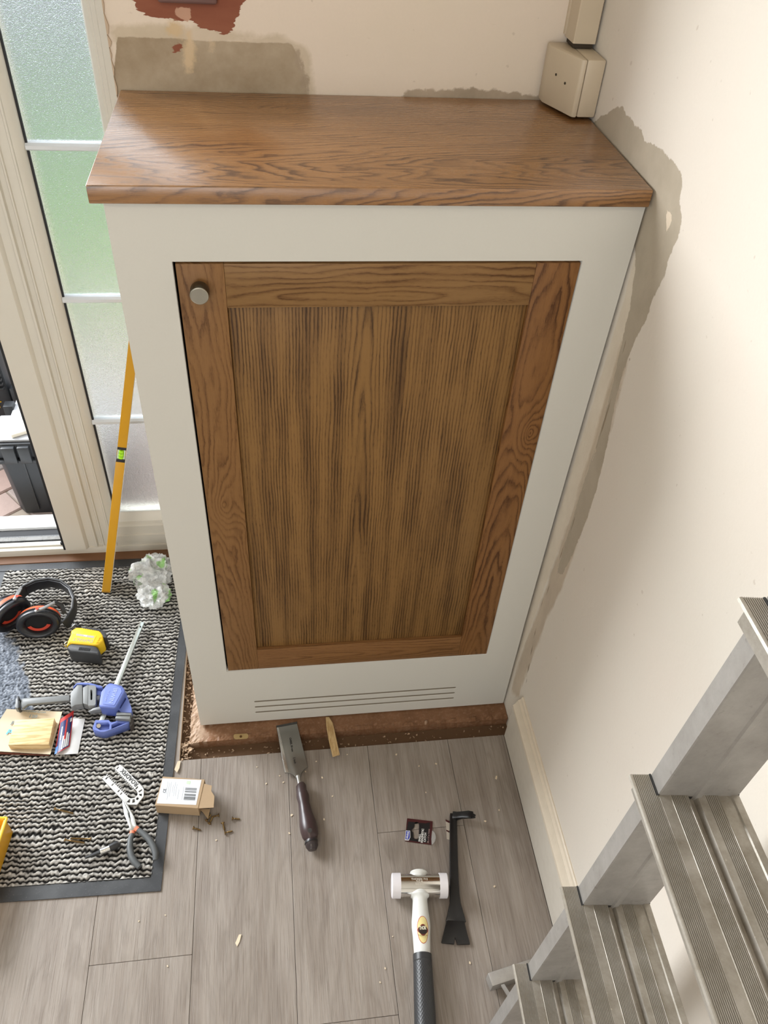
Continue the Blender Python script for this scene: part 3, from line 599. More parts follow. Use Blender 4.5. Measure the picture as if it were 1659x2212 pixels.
# ================================================================== step ladder
LP = Vector((-0.1904, -0.6268, 0.3421)); LS = Vector((0.0143, 0.0034, 0.2596)); LW = 0.1065
th_, el_, ro_ = R_(-92.4636), R_(3.0327), R_(-5.2155)
Ld = Vector((math.cos(th_)*math.cos(el_), math.sin(th_)*math.cos(el_), math.sin(el_)))
e0 = Vector((0,0,1)).cross(Ld).normalized(); n0 = Ld.cross(e0); Le = e0*math.cos(ro_) + n0*math.sin(ro_); Ln = Ld.cross(Le)
if Ln.z < 0: Ln = -Ln
sc_ = 1.0
LP = CP + (LP-CP)*sc_; LS = LS*sc_; LW *= sc_
n = NT('worn_aluminium'); v = n.coord(); f = n.noise(v, 30, 5, 0.7); f2 = n.noise(v, 260, 3, 0.6)
c = n.mix(n.ramp(f, [(0.35, 0), (0.7, 1)]), (0.46, 0.43, 0.385), (0.29, 0.26, 0.21)); c = n.mix(n.ramp(f2, [(0.68, 0), (0.78, 0.7)]), c, (0.72, 0.66, 0.56))
m_tread = n.set(c, n.math('MULTIPLY_ADD', f, 0.25, 0.30), 0.55, 0.5, n.bump(f2, 0.2, 0.0004))
n = NT('stile_aluminium'); v = n.coord(); f = n.noise(v, 22, 5, 0.7); f2 = n.noise(v, 90, 4, 0.7)
c = n.mix(n.ramp(f, [(0.35, 0), (0.7, 1)]), (0.42, 0.40, 0.375), (0.32, 0.30, 0.275)); c = n.mix(n.ramp(f2, [(0.62, 0), (0.74, 0.55)]), c, (0.20, 0.185, 0.16))
m_stile = n.set(c, n.math('MULTIPLY_ADD', f, 0.2, 0.36), 0.45, 0.5, n.bump(f2, 0.15, 0.0004))
lad = thing('step_ladder', 'worn grey aluminium step ladder with ribbed treads, leaning beside the right wall', 'ladder')
def lmat(o, e, d, nn): # matrix with local x=e (depth), y=d (along tread), z=nn
    return Matrix(((e.x,d.x,nn.x,o.x),(e.y,d.y,nn.y,o.y),(e.z,d.z,nn.z,o.z),(0,0,0,1)))
def ribs(a, b, z, pitch=0.0018, dep=0.0008):
    out = []; k = int(round((b-a)/pitch)); p = (b-a)/k
    for i in range(k): x = a+i*p; out += [(x, z), (x+p*0.5, z), (x+p*0.55, z-dep), (x+p*0.95, z-dep)]
    return out
W = LW
top = [(0, -0.003), (0.0008, -0.0006), (0.002, 0)] + ribs(0.0025, 0.0225*W/0.1065, 0)
top += [(0.0228, -0.0003), (0.0342, -0.0003)] + ribs(0.0345, 0.0505, 0) + [(0.051, 0), (0.0535, -0.0015), (0.0550, -0.0075), (0.0600, -0.0085), (0.0612, -0.003), (0.0622, -0.0004), (0.069, -0.0004)]
top += ribs(0.0695, 0.083, -0.0002) + [(0.0835, -0.0002), (0.085, -0.0018), (0.0975, -0.0018), (0.0985, 0), (W-0.001, 0), (W, -0.001)]
prof = [(0, -0.003)] + top + [(W, -0.020), (W-0.0015, -0.020), (W-0.0015, -0.003), (0.0130, -0.0115), (0.0130, -0.028), (0.0120, -0.028), (0.0120, -0.003)]
TL = 0.62
for i in range(4):
    O = LP + LS*i
    mb = MB(); mb.strip([(x, z) for x, z in prof], 'y', 0.0215, TL)
    frontp = [q for q in prof if q[0] <= 0.0226] 
    fp = [(0, -0.003)] + [q for q in top if q[0] <= 0.0215] + [(0.0215, 0), (0.0215, -0.010), (0.0130, -0.010), (0.0130, -0.028), (0.0120, -0.028), (0.0120, -0.003)]
    mb.strip(fp, 'y', 0.0, 0.0215)
    me = mb.mesh('tread', sharp=20); me.materials.append(m_tread); me.materials.append(flat('groove_dirt', (0.25, 0.225, 0.19), 0.7))
    for p_ in me.polygons:
        c3 = p_.center
        if ((c3.x < 0.0226 and c3.x > 0.0025) or 0.0345 < c3.x < 0.0505 or 0.0695 < c3.x < 0.083) and -0.0013 < c3.z < -0.0003 and abs(p_.normal.y) < 0.5: p_.material_index = 1
    me.transform(lmat(O, Le, Ld, Ln))
    o = D.objects.new('tread', me); COL.objects.link(o); o.parent = lad
    mbx = MB(); mbx.box(-0.0002, W+0.0002, -0.0004, 0.0, -0.0262, 0.0004); 
    # black edge line where the tread is let into the stile
    e1 = MB(); e1.box(0.0205, 0.0222, -0.0003, 0.0222, -0.02, 0.0005); e1.box(0.0222, W, 0.0207, 0.0219, -0.02, 0.0005)
    me = e1.mesh('joint_seam'); me.transform(lmat(O, Le, Ld, Ln)); me.materials.append(flat('seam_black', (0.03, 0.03, 0.03), 0.7))
    o = D.objects.new('joint_seam', me); COL.objects.link(o); o.parent = lad
# stiles: channel section, web facing along the treads
S1 = LS.normalized()
base_k = -(LP.z + 0.0)/LS.z
def stile(d_off, sgn, nm):
    O0 = LP + LS*base_k + Ld*d_off; O1 = LP + LS*4.6 + Ld*d_off
    a, b_ = 0.0225, W
    sec = [(a,-0.0205),(a+0.0015,-0.0212),(b_-0.0015,-0.0212),(b_,-0.0205),(b_,0.0),(b_-0.0018,0.0008),(a+0.062-0.0,0.0008),(a+0.0450,0.0008),(a+0.0435,0.0030),(a+0.0405,0.0036),(a+0.0375,0.0030),(a+0.0360,0.0008),(a+0.0015,0.0008),(a,0.0)]
    vs = []
    for O in (O0, O1):
        for x, y in sec: vs.append(tuple(O + Le*x + Ld*(y*sgn)))
    N = len(sec); fs = [(i,(i+1)%N,N+(i+1)%N,N+i) for i in range(N)] + [tuple(range(N))[::-1], tuple(range(N,2*N))]
    m_ = MB(); m_.add(vs, fs); o = m_.build(nm, m_stile, lad, sharp=25)
    return o
stile(0.0212, 1, 'stile'); stile(TL-0.02, -1, 'stile')
pb = LP + LS*3 - LS*0.055 + Le*0.0222 + Ld*0.006
bo = MB().lathe([(0.0062,0),(0.0062,0.0008),(0.004,0.0018),(0.0003,0.002)], 14).build('bolt_head', flat('rusty_bolt', (0.07, 0.022, 0.012), 0.7, 0.3), lad)
bo.matrix_world = lmat(pb, Ld, S1, -Le)
# stabiliser foot at the base
q0 = at(1056, 2122, 0.022); q1 = at(1122, 2100, 0.022)
fb = MB().ribbon([q0, q1 + (q1-q0)*0.9], 0.022, 0.030).build('stabiliser_foot', m_stile, lad, bevel=0.002); 
q0 = at(1086, 2128, 0.040); q1 = at(1140, 2215, 0.11)
MB().ribbon([q0, q0.lerp(q1, 1.0)], 0.006, 0.003).build('brace', m_stile, lad)
# ================================================================== door mat
random.seed(7); rng = np.random.RandomState(5)
MA = R_(-1.55); MO = Vector((-0.7390, -0.3412, 0.0))   # front right corner; local x to the left is negative
mat_ = thing('door_mat', 'large grey and black ribbed door mat with a black rubber border', 'door mat', MO, MA)
MWD, MDP = 0.62, 0.852
n = NT('mat_rubber'); f = n.noise(n.coord(), 300, 4, 0.7); f0 = n.noise(n.coord(), 12, 3)
c = n.mix(n.ramp(f, [(0.60, 0), (0.80, 0.8)]), (0.032, 0.034, 0.038), (0.16, 0.16, 0.16)); c = n.mix(n.ramp(f0, [(0.45, 0), (0.7, 0.45)]), c, (0.10, 0.105, 0.11))
m_rub = n.set(c, 0.42, 0, 0.5, n.bump(f, 0.2, 0.0004))
bw = 0.021
mb = MB()
for b in ((-MWD, 0, 0, 0.027), (-bw, 0, 0.027, MDP-0.03), (-MWD, 0, MDP-0.03, MDP), (-MWD, -MWD+bw, 0.027, MDP-0.03)): mb.box(*b, 0.0003, 0.0026)
mb.box(-MWD+.01, -.01, 0.01, MDP-.01, 0.0004, 0.0012)
mb.build('rubber_border', m_rub, mat_)
xs = np.arange(-0.47, -bw+0.0012, 0.0016); ys = np.arange(0.0265, MDP-0.0285, 0.00155)
X, Y = np.meshgrid(xs, ys)
def vnoise(X, Y, s, seed):
    r = np.random.RandomState(seed).rand(256, 256); x = X/s+1000; y = Y/s+1000
    xi = np.floor(x).astype(int); yi = np.floor(y).astype(int); fx = x-xi; fy = y-yi; fx = fx*fx*(3-2*fx); fy = fy*fy*(3-2*fy)
    g_ = lambda a, b: r[a % 256, b % 256]
    return g_(xi, yi)*(1-fx)*(1-fy)+g_(xi+1, yi)*fx*(1-fy)+g_(xi, yi+1)*(1-fx)*fy+g_(xi+1, yi+1)*fx*fy
pitch = 0.0104
warp_ = (vnoise(X, Y, 0.05, 1)-.5)*0.9 + (vnoise(X, Y, 0.010, 2)-.5)*0.55
tx = X/0.0112 + (vnoise(X, Y, 0.02, 3)-.5)*0.8
zig = 0.28*(np.abs((tx % 1.0)*2-1)-.5) * (1+0.4*(vnoise(X, Y, 0.03, 9)-.5))
vv = Y/pitch + warp_ + zig
row = np.abs(np.sin(np.pi*vv))**0.8
tuft = 0.75+0.25*np.abs(np.sin(np.pi*tx))**0.7
nz = vnoise(X, Y, 0.0024, 4); nz2 = vnoise(X, Y, 0.0045, 6)
H = 0.0015 + row*tuft*0.0048 + (nz-.5)*0.0016
col = np.clip((row*tuft-0.30)/0.55, 0, 1)*(0.55+0.45*nz2) + (nz-.5)*0.35
# brushed flat region by the left edge
WXY = Matrix.Translation(MO) @ Matrix.Rotation(MA, 4, 'Z'); c_, s_ = math.cos(MA), math.sin(MA)
WX = MO.x + X*c_ - Y*s_; WY = MO.y + X*s_ + Y*c_
rp = [tuple(at(px, py, 0.005))[:2] for px, py in [(-120,1290),(0,1338),(22,1375),(40,1410),(52,1450),(64,1490),(68,1530),(50,1560),(10,1560),(-20,1640),(-120,1650)]]
sd = sdf_poly(np.stack([WX.ravel(), WY.ravel()], 1), rp).reshape(X.shape) + (vnoise(X, Y, 0.012, 8)-.5)*0.02
br = np.clip(sd/0.008+.5, 0, 1)
H = H*(1-br) + br*(0.0045+(nz-.5)*0.002+ (vnoise(X, Y, 0.0035, 12)-.5)*0.002); col = col*(1-br) + br*(0.35+0.75*(vnoise(X, Y, 0.0034, 13)-.35)+ (nz-.5)*.5)
P = np.stack([X.ravel()+(rng.rand(X.size)-.5)*.0006, Y.ravel()+(rng.rand(X.size)-.5)*.0006, H.ravel()], 1)
edge = (X > -bw-0.003) | (Y < 0.030) | (Y > MDP-0.032)
P[:, 2] = np.where(edge.ravel(), P[:, 2]*0.75, P[:, 2])
nu = X.shape[1]; nv = X.shape[0]
J, I = np.meshgrid(np.arange(nv-1), np.arange(nu-1), indexing='ij'); A = (J*nu+I).ravel()
FA = np.stack([A, A+1, A+1+nu, A+nu], 1)
me = D.meshes.new('carpet_pile'); me.vertices.add(len(P)); me.vertices.foreach_set('co', P.ravel().astype(np.float32))
me.loops.add(FA.size); me.loops.foreach_set('vertex_index', FA.ravel().astype(np.int32)); me.polygons.add(len(FA)); me.polygons.foreach_set('loop_start', np.arange(0, FA.size, 4, dtype=np.int32)); me.polygons.foreach_set('loop_total', np.full(len(FA), 4, dtype=np.int32)); me.update(calc_edges=True); me.validate()
for nm_, arr in (('yarn', col), ('brushed', br)):
    a = me.attributes.new(nm_, 'FLOAT', 'POINT'); a.data.foreach_set('value', arr.ravel().astype(np.float32))
n = NT('mat_yarn'); a1 = n.n('ShaderNodeAttribute'); a1.attribute_name = 'yarn'; a2 = n.n('ShaderNodeAttribute'); a2.attribute_name = 'brushed'
fz = n.noise(n.coord(), 900, 2); v = n.math('ADD', a1.outputs['Fac'], n.math('MULTIPLY', n.math('SUBTRACT', fz, 0.5), 0.35))
c = n.ramp(v, [(0.0, (0.013, 0.012, 0.012)), (0.30, (0.045, 0.043, 0.040)), (0.65, (0.30, 0.285, 0.262)), (1.0, (0.60, 0.58, 0.54))])
c = n.mix(a2.outputs['Fac'], c, n.ramp(v, [(0.0, (0.035, 0.04, 0.05)), (0.5, (0.17, 0.19, 0.225)), (1.0, (0.38, 0.41, 0.46))]))
me.materials.append(n.set(c, 0.95, 0, 0.1))
o = D.objects.new('carpet_pile', me); COL.objects.link(o); o.parent = mat_; tag(o, kind='stuff')
MZ = 0.0068   # height on which things rest on the pile

class G:
    """group of parts built from outlines picked on horizontal planes, held by an Empty at the thing's base"""
    def __init__(s, name, label, cat, base, group=None): s.o = thing(name, label, cat, base, group=group); s.b = Vector(base)
    def poly(s, nm, px, z0, z1, mat, bevel=0.0008, top=None, parent=None, seg=2, org=(0,0,1), taper=0):
        k = org[2]; pts = [at(org[0]+x/k, org[1]+y/k, z1) - s.b for x, y in px]; P2 = [(p.x, p.y) for p in pts]
        if taper:
            cx = sum(p[0] for p in P2)/len(P2); cy = sum(p[1] for p in P2)/len(P2); bot = [(cx+(x-cx)*(1+taper), cy+(y-cy)*(1+taper)) for x, y in P2]
            return MB().prism(bot, z0-s.b.z, z1-s.b.z, P2).build(nm, mat, parent or s.o, bevel=bevel, seg=seg)
        return MB().prism(P2, z0-s.b.z, z1-s.b.z).build(nm, mat, parent or s.o, bevel=bevel, seg=seg)
    def holes(s, nm, px, hs, z0, z1, mat, org=(0,0,1), parent=None, bevel=0.0):
        k = org[2]; cv = lambda q: [(lambda p: (p.x, p.y))(at(org[0]+x/k, org[1]+y/k, z1) - s.b) for x, y in q]
        return plate(nm, cv(px), [cv(h) for h in hs], z1-z0, mat, parent or s.o, 'xy', (z0+z1)/2-s.b.z, bevel)
    def tube(s, nm, px, r, mat, org=(0,0,1), n=14, flat=None, parent=None, sharp=35):  # px: (x, y, z)
        k = org[2]; P = [at(org[0]+x/k, org[1]+y/k, z) - s.b for x, y, z in px]
        return MB().tube(P, r, n, flat).build(nm, mat, parent or s.o, sharp=sharp)
    def ribbon(s, nm, px, w_, t_, mat, org=(0,0,1), bevel=0.0006, up=(0,0,1), parent=None):
        k = org[2]; P = [at(org[0]+x/k, org[1]+y/k, z) - s.b for x, y, z in px]
        return MB().ribbon(P, w_, t_, up).build(nm, mat, parent or s.o, bevel=bevel)
    def text(s, st_, px, z, size, ang_px, mat, org=(0,0,1), sx=1.0, t=0.0001, flip=False):
        """centred at px, running towards ang_px (second pixel)"""
        k = org[2]; a = at(org[0]+px[0]/k, org[1]+px[1]/k, z); b = at(org[0]+ang_px[0]/k, org[1]+ang_px[1]/k, z)
        return text('lettering', st_, size, mat, s.o, a-s.b, (0, 0, rz_of(a, b)), t, sx=sx, bold=size*0.028 if size > 0.0045 else 0.0)
black = flat('black_plastic', (0.018, 0.018, 0.019), 0.35, var=0.15); blackr = flat('black_rubber', (0.022, 0.022, 0.023), 0.6, var=0.15)
white = flat('white_print', (0.80, 0.80, 0.78), 0.5); steel = flat('bright_steel', (0.62, 0.62, 0.61), 0.26, 0.95, var=0.05)

# ================================================================== spirit level
bA = at(229, 1280, 0.0135); tB = aty(283, 790, 0.492); dirn = (tB-bA).normalized()
lv = thing('spirit_level', 'long yellow spirit level leaning behind the cabinet beside the glass', 'spirit level', bA)
view = (CP - (bA+dirn*0.4)).normalized(); nx = dirn.cross(view).normalized(); ny = nx.cross(dirn).normalized()  # ny faces the room
lv.matrix_world = Matrix(((nx.x, -ny.x, dirn.x, bA.x), (nx.y, -ny.y, dirn.y, bA.y), (nx.z, -ny.z, dirn.z, bA.z), (0,0,0,1)))
n = NT('level_yellow'); v = n.coord(); f = n.noise(v, 45, 4, 0.6)
m_lv = n.set(n.mix(n.ramp(f, [(0.70, 0), (0.74, 1)]), (0.66, 0.33, 0.012), (0.12, 0.07, 0.02)), 0.35, 0, 0.5)
hw = 0.0098
def lseg(z0, z1, nm='body'): return MB().box(-hw, hw, -0.0, 0.044, z0, z1).build(nm, m_lv, lv, bevel=0.0012)
LV = 0.335
def _proj(p): q = CR.transposed() @ (p-CP); return 829.5+FPX*q.x/-q.z, 1106-FPX*q.y/-q.z
best = min((abs(_proj(bA+dirn*t)[1]-983), t) for t in [i*0.002 for i in range(50, 300)])[1]; LV = best
lseg(0.004, LV-0.019); lseg(LV+0.019, 1.02); MB().box(-hw, hw, 0.018, 0.044, LV-0.019, LV+0.019).build('body', m_lv, lv)
MB().box(-hw-0.0003, hw+0.0003, -0.0004, 0.0445, 0.0, 0.0045).build('end_cap', flat('level_cap', (0.45, 0.22, 0.01), 0.5), lv, bevel=0.001)
MB().box(-hw+0.0002, hw-0.0002, 0.0003, 0.018, LV-0.0205, LV-0.0125).build('vial_holder', black, lv, bevel=0.0006)
MB().box(-hw+0.0002, hw-0.0002, 0.0003, 0.018, LV+0.0125, LV+0.0205).build('vial_holder', black, lv, bevel=0.0006)
MB().box(-hw+0.0012, hw-0.0012, 0.003, 0.018, LV-0.0125, LV+0.0125).build('vial_window', flat('vial_white', (0.70, 0.78, 0.60), 0.4), lv)
vt = MB().lathe([(0.0008,-0.0112),(0.0052,-0.0105),(0.0058,0),(0.0052,0.0105),(0.0008,0.0112)], 18).build('vial', flat('vial_lime', (0.42, 0.85, 0.02), 0.15, var=0.02), lv); vt.location = (0, 0.0035, LV)
for q in (-0.004, 0.004):
    r_ = MB().lathe([(0.0060, q-.0003), (0.0060, q+.0003)], 18, cap=False).build('vial_ring', flat('vial_ring_green', (0.05, 0.16, 0.01), 0.4), vt)
MB().box(hw, hw+0.0012, -0.0002, 0.002, 0.006, 1.0).build('milled_edge', flat('milled_edge', (0.8, 0.75, 0.65), 0.3, 0.5), lv)

# ================================================================== ear defenders
em = G('ear_defenders', 'black ear defenders with orange rings lying on the mat by the left edge', 'ear defenders', at(95, 1320, MZ))
orange = flat('orange_ring', (0.86, 0.115, 0.03), 0.4); cupm = flat('cup_gloss', (0.012, 0.011, 0.014), 0.12, var=0.1, spec=0.6); red = flat('foam_red', (0.55, 0.05, 0.02), 0.6)
def cup(px, py, z, nrm, rx, ry, nm='ear_cup'):
    c0 = at(px, py, z) - em.b; N = Vector(nrm).normalized(); Xa = Vector((0,0,1)).cross(N).normalized(); Ya = N.cross(Xa)
    M = Matrix(((Xa.x*rx, Ya.x*ry, N.x, c0.x), (Xa.y*rx, Ya.y*ry, N.y, c0.y), (Xa.z*rx, Ya.z*ry, N.z, c0.z), (0,0,0,1)))
    def part(n_, prof, m_, parent, sharp=30, nn=40):
        mb = MB(); mb.T = M; mb.lathe(prof, nn); return mb.build(n_, m_, parent, sharp=sharp)
    shell = part(nm, [(0.30,-0.040),(0.55,-0.038),(0.76,-0.032),(0.90,-0.022),(0.96,-0.012),(0.96,-0.010)], cupm, em.o, 60)
    part('orange_ring', [(0.955,-0.0135),(1.0,-0.012),(1.01,-0.006),(1.01,-0.003),(0.96,-0.001)], orange, shell)
    part('back_plate', [(1.00,-0.0028),(1.04,-0.0015),(1.04,0.0010),(0.98,0.002)], black, shell)
    part('cushion', [(0.60,0.003),(0.98,0.002),(1.03,0.006),(1.03,0.011),(0.96,0.0165),(0.84,0.018),(0.70,0.0155),(0.62,0.009),(0.60,0.003)], flat('cushion_vinyl', (0.014, 0.015, 0.019), 0.32), shell, 60)
    part('foam_insert', [(0.62,0.0035),(0.1,0.003)], flat('foam_black', (0.006, 0.006, 0.007), 0.9), shell)
    mb = MB(); mb.T = M
    mb.tube([(0.50*math.cos(a), 0.50*math.sin(a), 0.0055) for a in [R_(205+i*11) for i in range(12)]], 0.10, 6, (0.75, 0.02)) 
    vs = []; fs = []
    for i in range(13):
        a = R_(200+i*11.5)
        for r in (0.40, 0.58): vs.append((r*math.cos(a), r*math.sin(a), 0.0062))
    for i in range(12): fs.append((2*i, 2*i+1, 2*i+3, 2*i+2))
    mb = MB(); mb.T = M; mb.add(vs, fs); mb.build('foam_slot', red, shell)
    return c0, N, Xa, Ya
cB = cup(84, 1343, MZ+0.037, (0.10, -0.93, 0.30), 0.0475, 0.0365)
cA = cup(20, 1325, MZ+0.040, (0.72, -0.66, -0.02), 0.0485, 0.0385)
path = [(40,1282,.046),(56,1266,.052),(80,1255,.054),(108,1251,.055),(134,1256,.055),(153,1270,.055),(162,1290,.054),(160,1312,.050),(150,1332,.046),(139,1344,.042)]
em.ribbon('headband', [(x, y+7, z-.008) for x, y, z in path], 0.006, 0.034, blackr, bevel=0.002)
em.ribbon('headband_pad', [(x*0.965+100*0.035, y*0.965+1310*0.035+7, z-.008) for x, y, z in path[1:-1]], 0.0055, 0.026, flat('pad_vinyl', (0.02, 0.02, 0.024), 0.3), bevel=0.002)
grey_arm = flat('arm_grey', (0.20, 0.195, 0.19), 0.3)
em.ribbon('yoke_arm', [(118,1302,.088),(95,1313,.090),(75,1321,.089)], 0.007, 0.004, grey_arm); em.ribbon('yoke_arm', [(45,1271,.080),(38,1283,.090),(31,1296,.091)], 0.008, 0.004, grey_arm)
em.ribbon('adjuster', [(118,1301,.084),(133,1308,.075),(139,1325,.058)], 0.010, 0.005, black)
for px, py in ((80, 1315), (37, 1288)):
    p = at(px, py, 0.0935)-em.b; o = MB().lathe([(0.0035,0),(0.0035,0.0010),(0.002,0.0012),(0.002,0.0004)], 16).build('pivot_mark', red, em.o); o.location = p

# ================================================================== tape measure
Oz = (130, 1340, 15.08)
zt = MZ+0.044
tp = G('tape_measure', 'yellow and black tape measure lying on the mat below the ear defenders', 'tape measure', at(186, 1395, MZ))
yel = flat('tool_yellow', (0.83, 0.53, 0.015), 0.38, var=0.04); dgr = flat('grip_grey', (0.030, 0.031, 0.033), 0.5)
case = [(330,370),(420,290),(520,225),(700,220),(720,235),(1330,330),(1420,420),(1440,560),(1330,620),(1200,830),(250,760),(190,850),(240,700)]
tp.poly('case', [(335,350),(420,285),(520,225),(690,228),(1290,330),(1390,480),(1400,640),(1230,790),(1080,800),(330,735),(200,850),(235,690),(350,430)], MZ+0.003, zt, yel, 0.004, org=Oz, seg=3)
tp.poly('side_grip', [(680,235),(720,205),(1330,285),(1470,350),(1530,560),(1420,560),(1280,425),(665,335)], MZ, zt-0.0015, dgr, 0.004, org=Oz, seg=3)
tp.poly('front_grip', [(205,865),(330,742),(1060,805),(1210,850),(1290,1010),(1250,1130),(1160,1090),(330,1010),(240,930)], MZ, zt-0.002, dgr, 0.005, org=Oz, seg=3)
for i in range(9): 
    tp.ribbon('grip_rib', [(640+i*40, 870+i*4, zt-.0012), (600+i*42, 965+i*3, zt-.0012)], 0.0012, 0.0012, blackr, org=Oz, bevel=0)
for i in range(10): tp.ribbon('grip_rib', [(770+i*58, 245+i*8, zt-.0008), (745+i*58, 315+i*8, zt-.0008)], 0.0014, 0.0012, blackr, org=Oz, bevel=0)
tp.poly('label_panel', [(400,430),(1180,500),(1060,745),(330,680)], zt, zt+0.0006, flat('label_yellow', (0.85, 0.60, 0.02), 0.4), 0.0003, org=Oz, seg=1)
tp.poly('label_strip', [(530,430),(1110,510),(1085,580),(515,490)], zt+0.0003, zt+0.0009, flat('strip_grey', (0.42, 0.38, 0.34), 0.4), 0.0002, org=Oz, seg=1)
tp.text('DeWALT', (745,640), zt+0.0008, 0.0115, (445,605), flat('print_grey', (0.40, 0.33, 0.20), 0.4), org=Oz)
tp.text('8m', (820,500), zt+0.0011, 0.0065, (520,460), white, org=Oz)
for (x, y) in ((1300,590),(1260,660),(1215,735)): tp.tube('corner_bump', [(x, y, zt-0.006),(x+4, y+4, zt+0.0004)], [0.0042, 0.003], yel, org=Oz, n=12)
tp.ribbon('belt_loop', [(205,705,zt-.02),(140,760,zt-.02),(140,830,zt-.025),(200,880,zt-.03)], 0.0015, 0.003, steel, org=Oz, bevel=0)
tp.tube('tape_lock', [(540,180,zt-.014),(640,190,zt-.010)], [0.004,0.0045], black, org=Oz)
tp.ribbon('tape_hook', [(500,150,zt-.02),(400,240,zt-.02)], 0.002, 0.010, steel, org=Oz, bevel=0)

# ================================================================== crumpled bag
bc = at(332, 1272, MZ)
bgd = thing('plastic_bag', 'crumpled clear white plastic bag with green print, on the mat against the cabinet', 'plastic bag', bc)
n = NT('thin_plastic'); v = n.coord(); f = n.noise(v, 26, 2, 0.4, 0.6)
bs = n.n('ShaderNodeTexCoord'); c = n.mix(n.ramp(f, [(0.60, 0), (0.64, 1)]), (0.92, 0.93, 0.92), (0.35, 0.72, 0.20))
n.set(c, 0.22, 0, 0.6, n.bump(n.noise(v, 120, 3, 0.6, 1.0), 0.5, 0.003)); n.val(n.ramp(n.noise(v, 60, 3), [(0.35, 0.32), (0.65, 0.80)]), n.p.inputs['Alpha'])
from mathutils import noise as mnoise
def crumple(seed, sx_, sy_, sz_, cx, cy):
    bm = bmesh.new(); bmesh.ops.create_icosphere(bm, subdivisions=5, radius=1)
    for vtx in bm.verts:
        d = vtx.co.normalized(); q = d*1.7 + Vector((seed, seed*2, 0))
        a = abs(mnoise.noise(q))*0.80 + abs(mnoise.noise(q*1.9))*0.40 + abs(mnoise.noise(q*3.6))*0.10
        r = 1.06 - a*0.8
        vtx.co = Vector((cx+d.x*r*sx_, cy+d.y*r*sy_, max(0.0004, sz_*0.62+d.z*r*sz_)))
    me = D.meshes.new('bag_film'); bm.to_mesh(me); bm.free(); me.materials.append(n.m); me.polygons.foreach_set('use_smooth', [True]*len(me.polygons)); me.set_sharp_from_angle(angle=R_(50))
    o = D.objects.new('bag_film', me); COL.objects.link(o); o.parent = bgd; return o
crumple(1.3, 0.056, 0.062, 0.042, -0.004, 0.030); crumple(5.1, 0.044, 0.044, 0.030, 0.006, -0.035)
text('lettering', 'HV', 0.013, flat('print_black', (0.03, 0.03, 0.03), 0.5), bgd, (-0.038, -0.004, 0.036), (0.5, -0.4, R_(62)))

# ================================================================== bar clamp
Oc = (130, 1420, 9.217)
cl = G('bar_clamp', 'blue and grey quick grip bar clamp lying on the mat above the wood block', 'clamp', at(230, 1500, MZ))
blue = flat('clamp_blue', (0.115, 0.16, 0.44), 0.42, var=0.05); gry = flat('jaw_grey', (0.19, 0.197, 0.197), 0.42, var=0.08); barm = flat('bar_steel', (0.50, 0.53, 0.50), 0.3, 0.8)
cl.ribbon('steel_bar', [(307.5,1345,.022),(219,1560,.022)], 0.0105, 0.005, barm)
cl.tube('bar_pin', [(303,1353,.0245),(303,1353.4,.0262)], 0.0016, black, n=10)
cl.poly('body', [(920,540),(985,500),(1100,520),(1230,560),(1290,640),(1280,700),(1120,990),(1080,1015),(800,990),(765,950),(810,680)], MZ+0.012, MZ+0.046, blue, 0.004, org=Oc, seg=3)
cl.poly('body_panel', [(900,620),(980,545),(1100,560),(1210,610),(1230,680),(1080,950),(850,930),(850,800)], MZ+0.046, MZ+0.0468, flat('clamp_blue_light', (0.17, 0.23, 0.60), 0.4), 0.0005, org=Oc, seg=1)
cl.text('IRWIN', (1050,765), MZ+0.0472, 0.013, (985,960), flat('emboss_blue', (0.30, 0.37, 0.72), 0.35), org=Oc)
cl.text('QUICK-GRIP', (935,765), MZ+0.0472, 0.005, (870,930), flat('emboss_blue', ()), org=Oc)
cl.holes('rear_grip', [(1290,690),(1310,700),(1420,1010),(1415,1100),(1210,1090),(1130,1010)], [[(1290,780),(1315,830),(1200,1020),(1170,1000),(1170,960)]], MZ+0.010, MZ+0.030, blue, org=Oc)
cl.poly('rear_web', [(1300,780),(1400,1060),(1220,1080),(1180,1020)], MZ+0.010, MZ+0.020, blue, 0.001, org=Oc)
cl.poly('upper_arm', [(250,590),(320,510),(420,495),(620,510),(840,570),(840,610),(700,600),(560,540),(330,540),(260,610)], MZ+0.012, MZ+0.034, blue, 0.0015, org=Oc)
cl.poly('lower_arm', [(700,640),(820,660),(800,760),(700,740)], MZ+0.010, MZ+0.026, blue, 0.001, org=Oc)
cl.poly('jaw_block', [(200,700),(320,570),(330,545),(440,545),(445,930),(300,945),(215,1000),(205,860)], MZ+0.016, MZ+0.036, gry, 0.002, org=Oc)
cl.poly('jaw_block', [(450,600),(550,545),(560,550),(550,945),(450,915)], MZ+0.014, MZ+0.034, gry, 0.0015, org=Oc)
cl.holes('jaw_plate', [(560,555),(690,560),(712,590),(705,930),(680,955),(555,958)], [rrect(598,640,640,850,20)], MZ+0.012, MZ+0.036, gry, org=Oc)
cl.poly('jaw_root', [(705,760),(790,750),(790,835),(710,850)], MZ+0.006, MZ+0.028, gry, 0.001, org=Oc)
cl.poly('jaw_shadow_web', [(430,560),(555,560),(700,580),(700,920),(430,930)], MZ+0.002, MZ+0.016, black, 0.001, org=Oc)
cl.poly('jaw_arm', [(44,1512),(50,1508),(150,1501),(150,1513),(60,1521),(50,1529),(46,1529)], MZ+0.018, MZ+0.026, gry, 0.0015)
cl.poly('jaw_pad', [(34,1510),(37,1505),(41,1504),(43,1529),(38,1530),(32,1528)], MZ+0.013, MZ+0.030, gry, 0.001); cl.poly('pad_clip', [(36,1504),(41,1503),(43,1510),(40,1513),(43,1528),(38,1530)], MZ+0.013, MZ+0.0315, black, 0.0008)
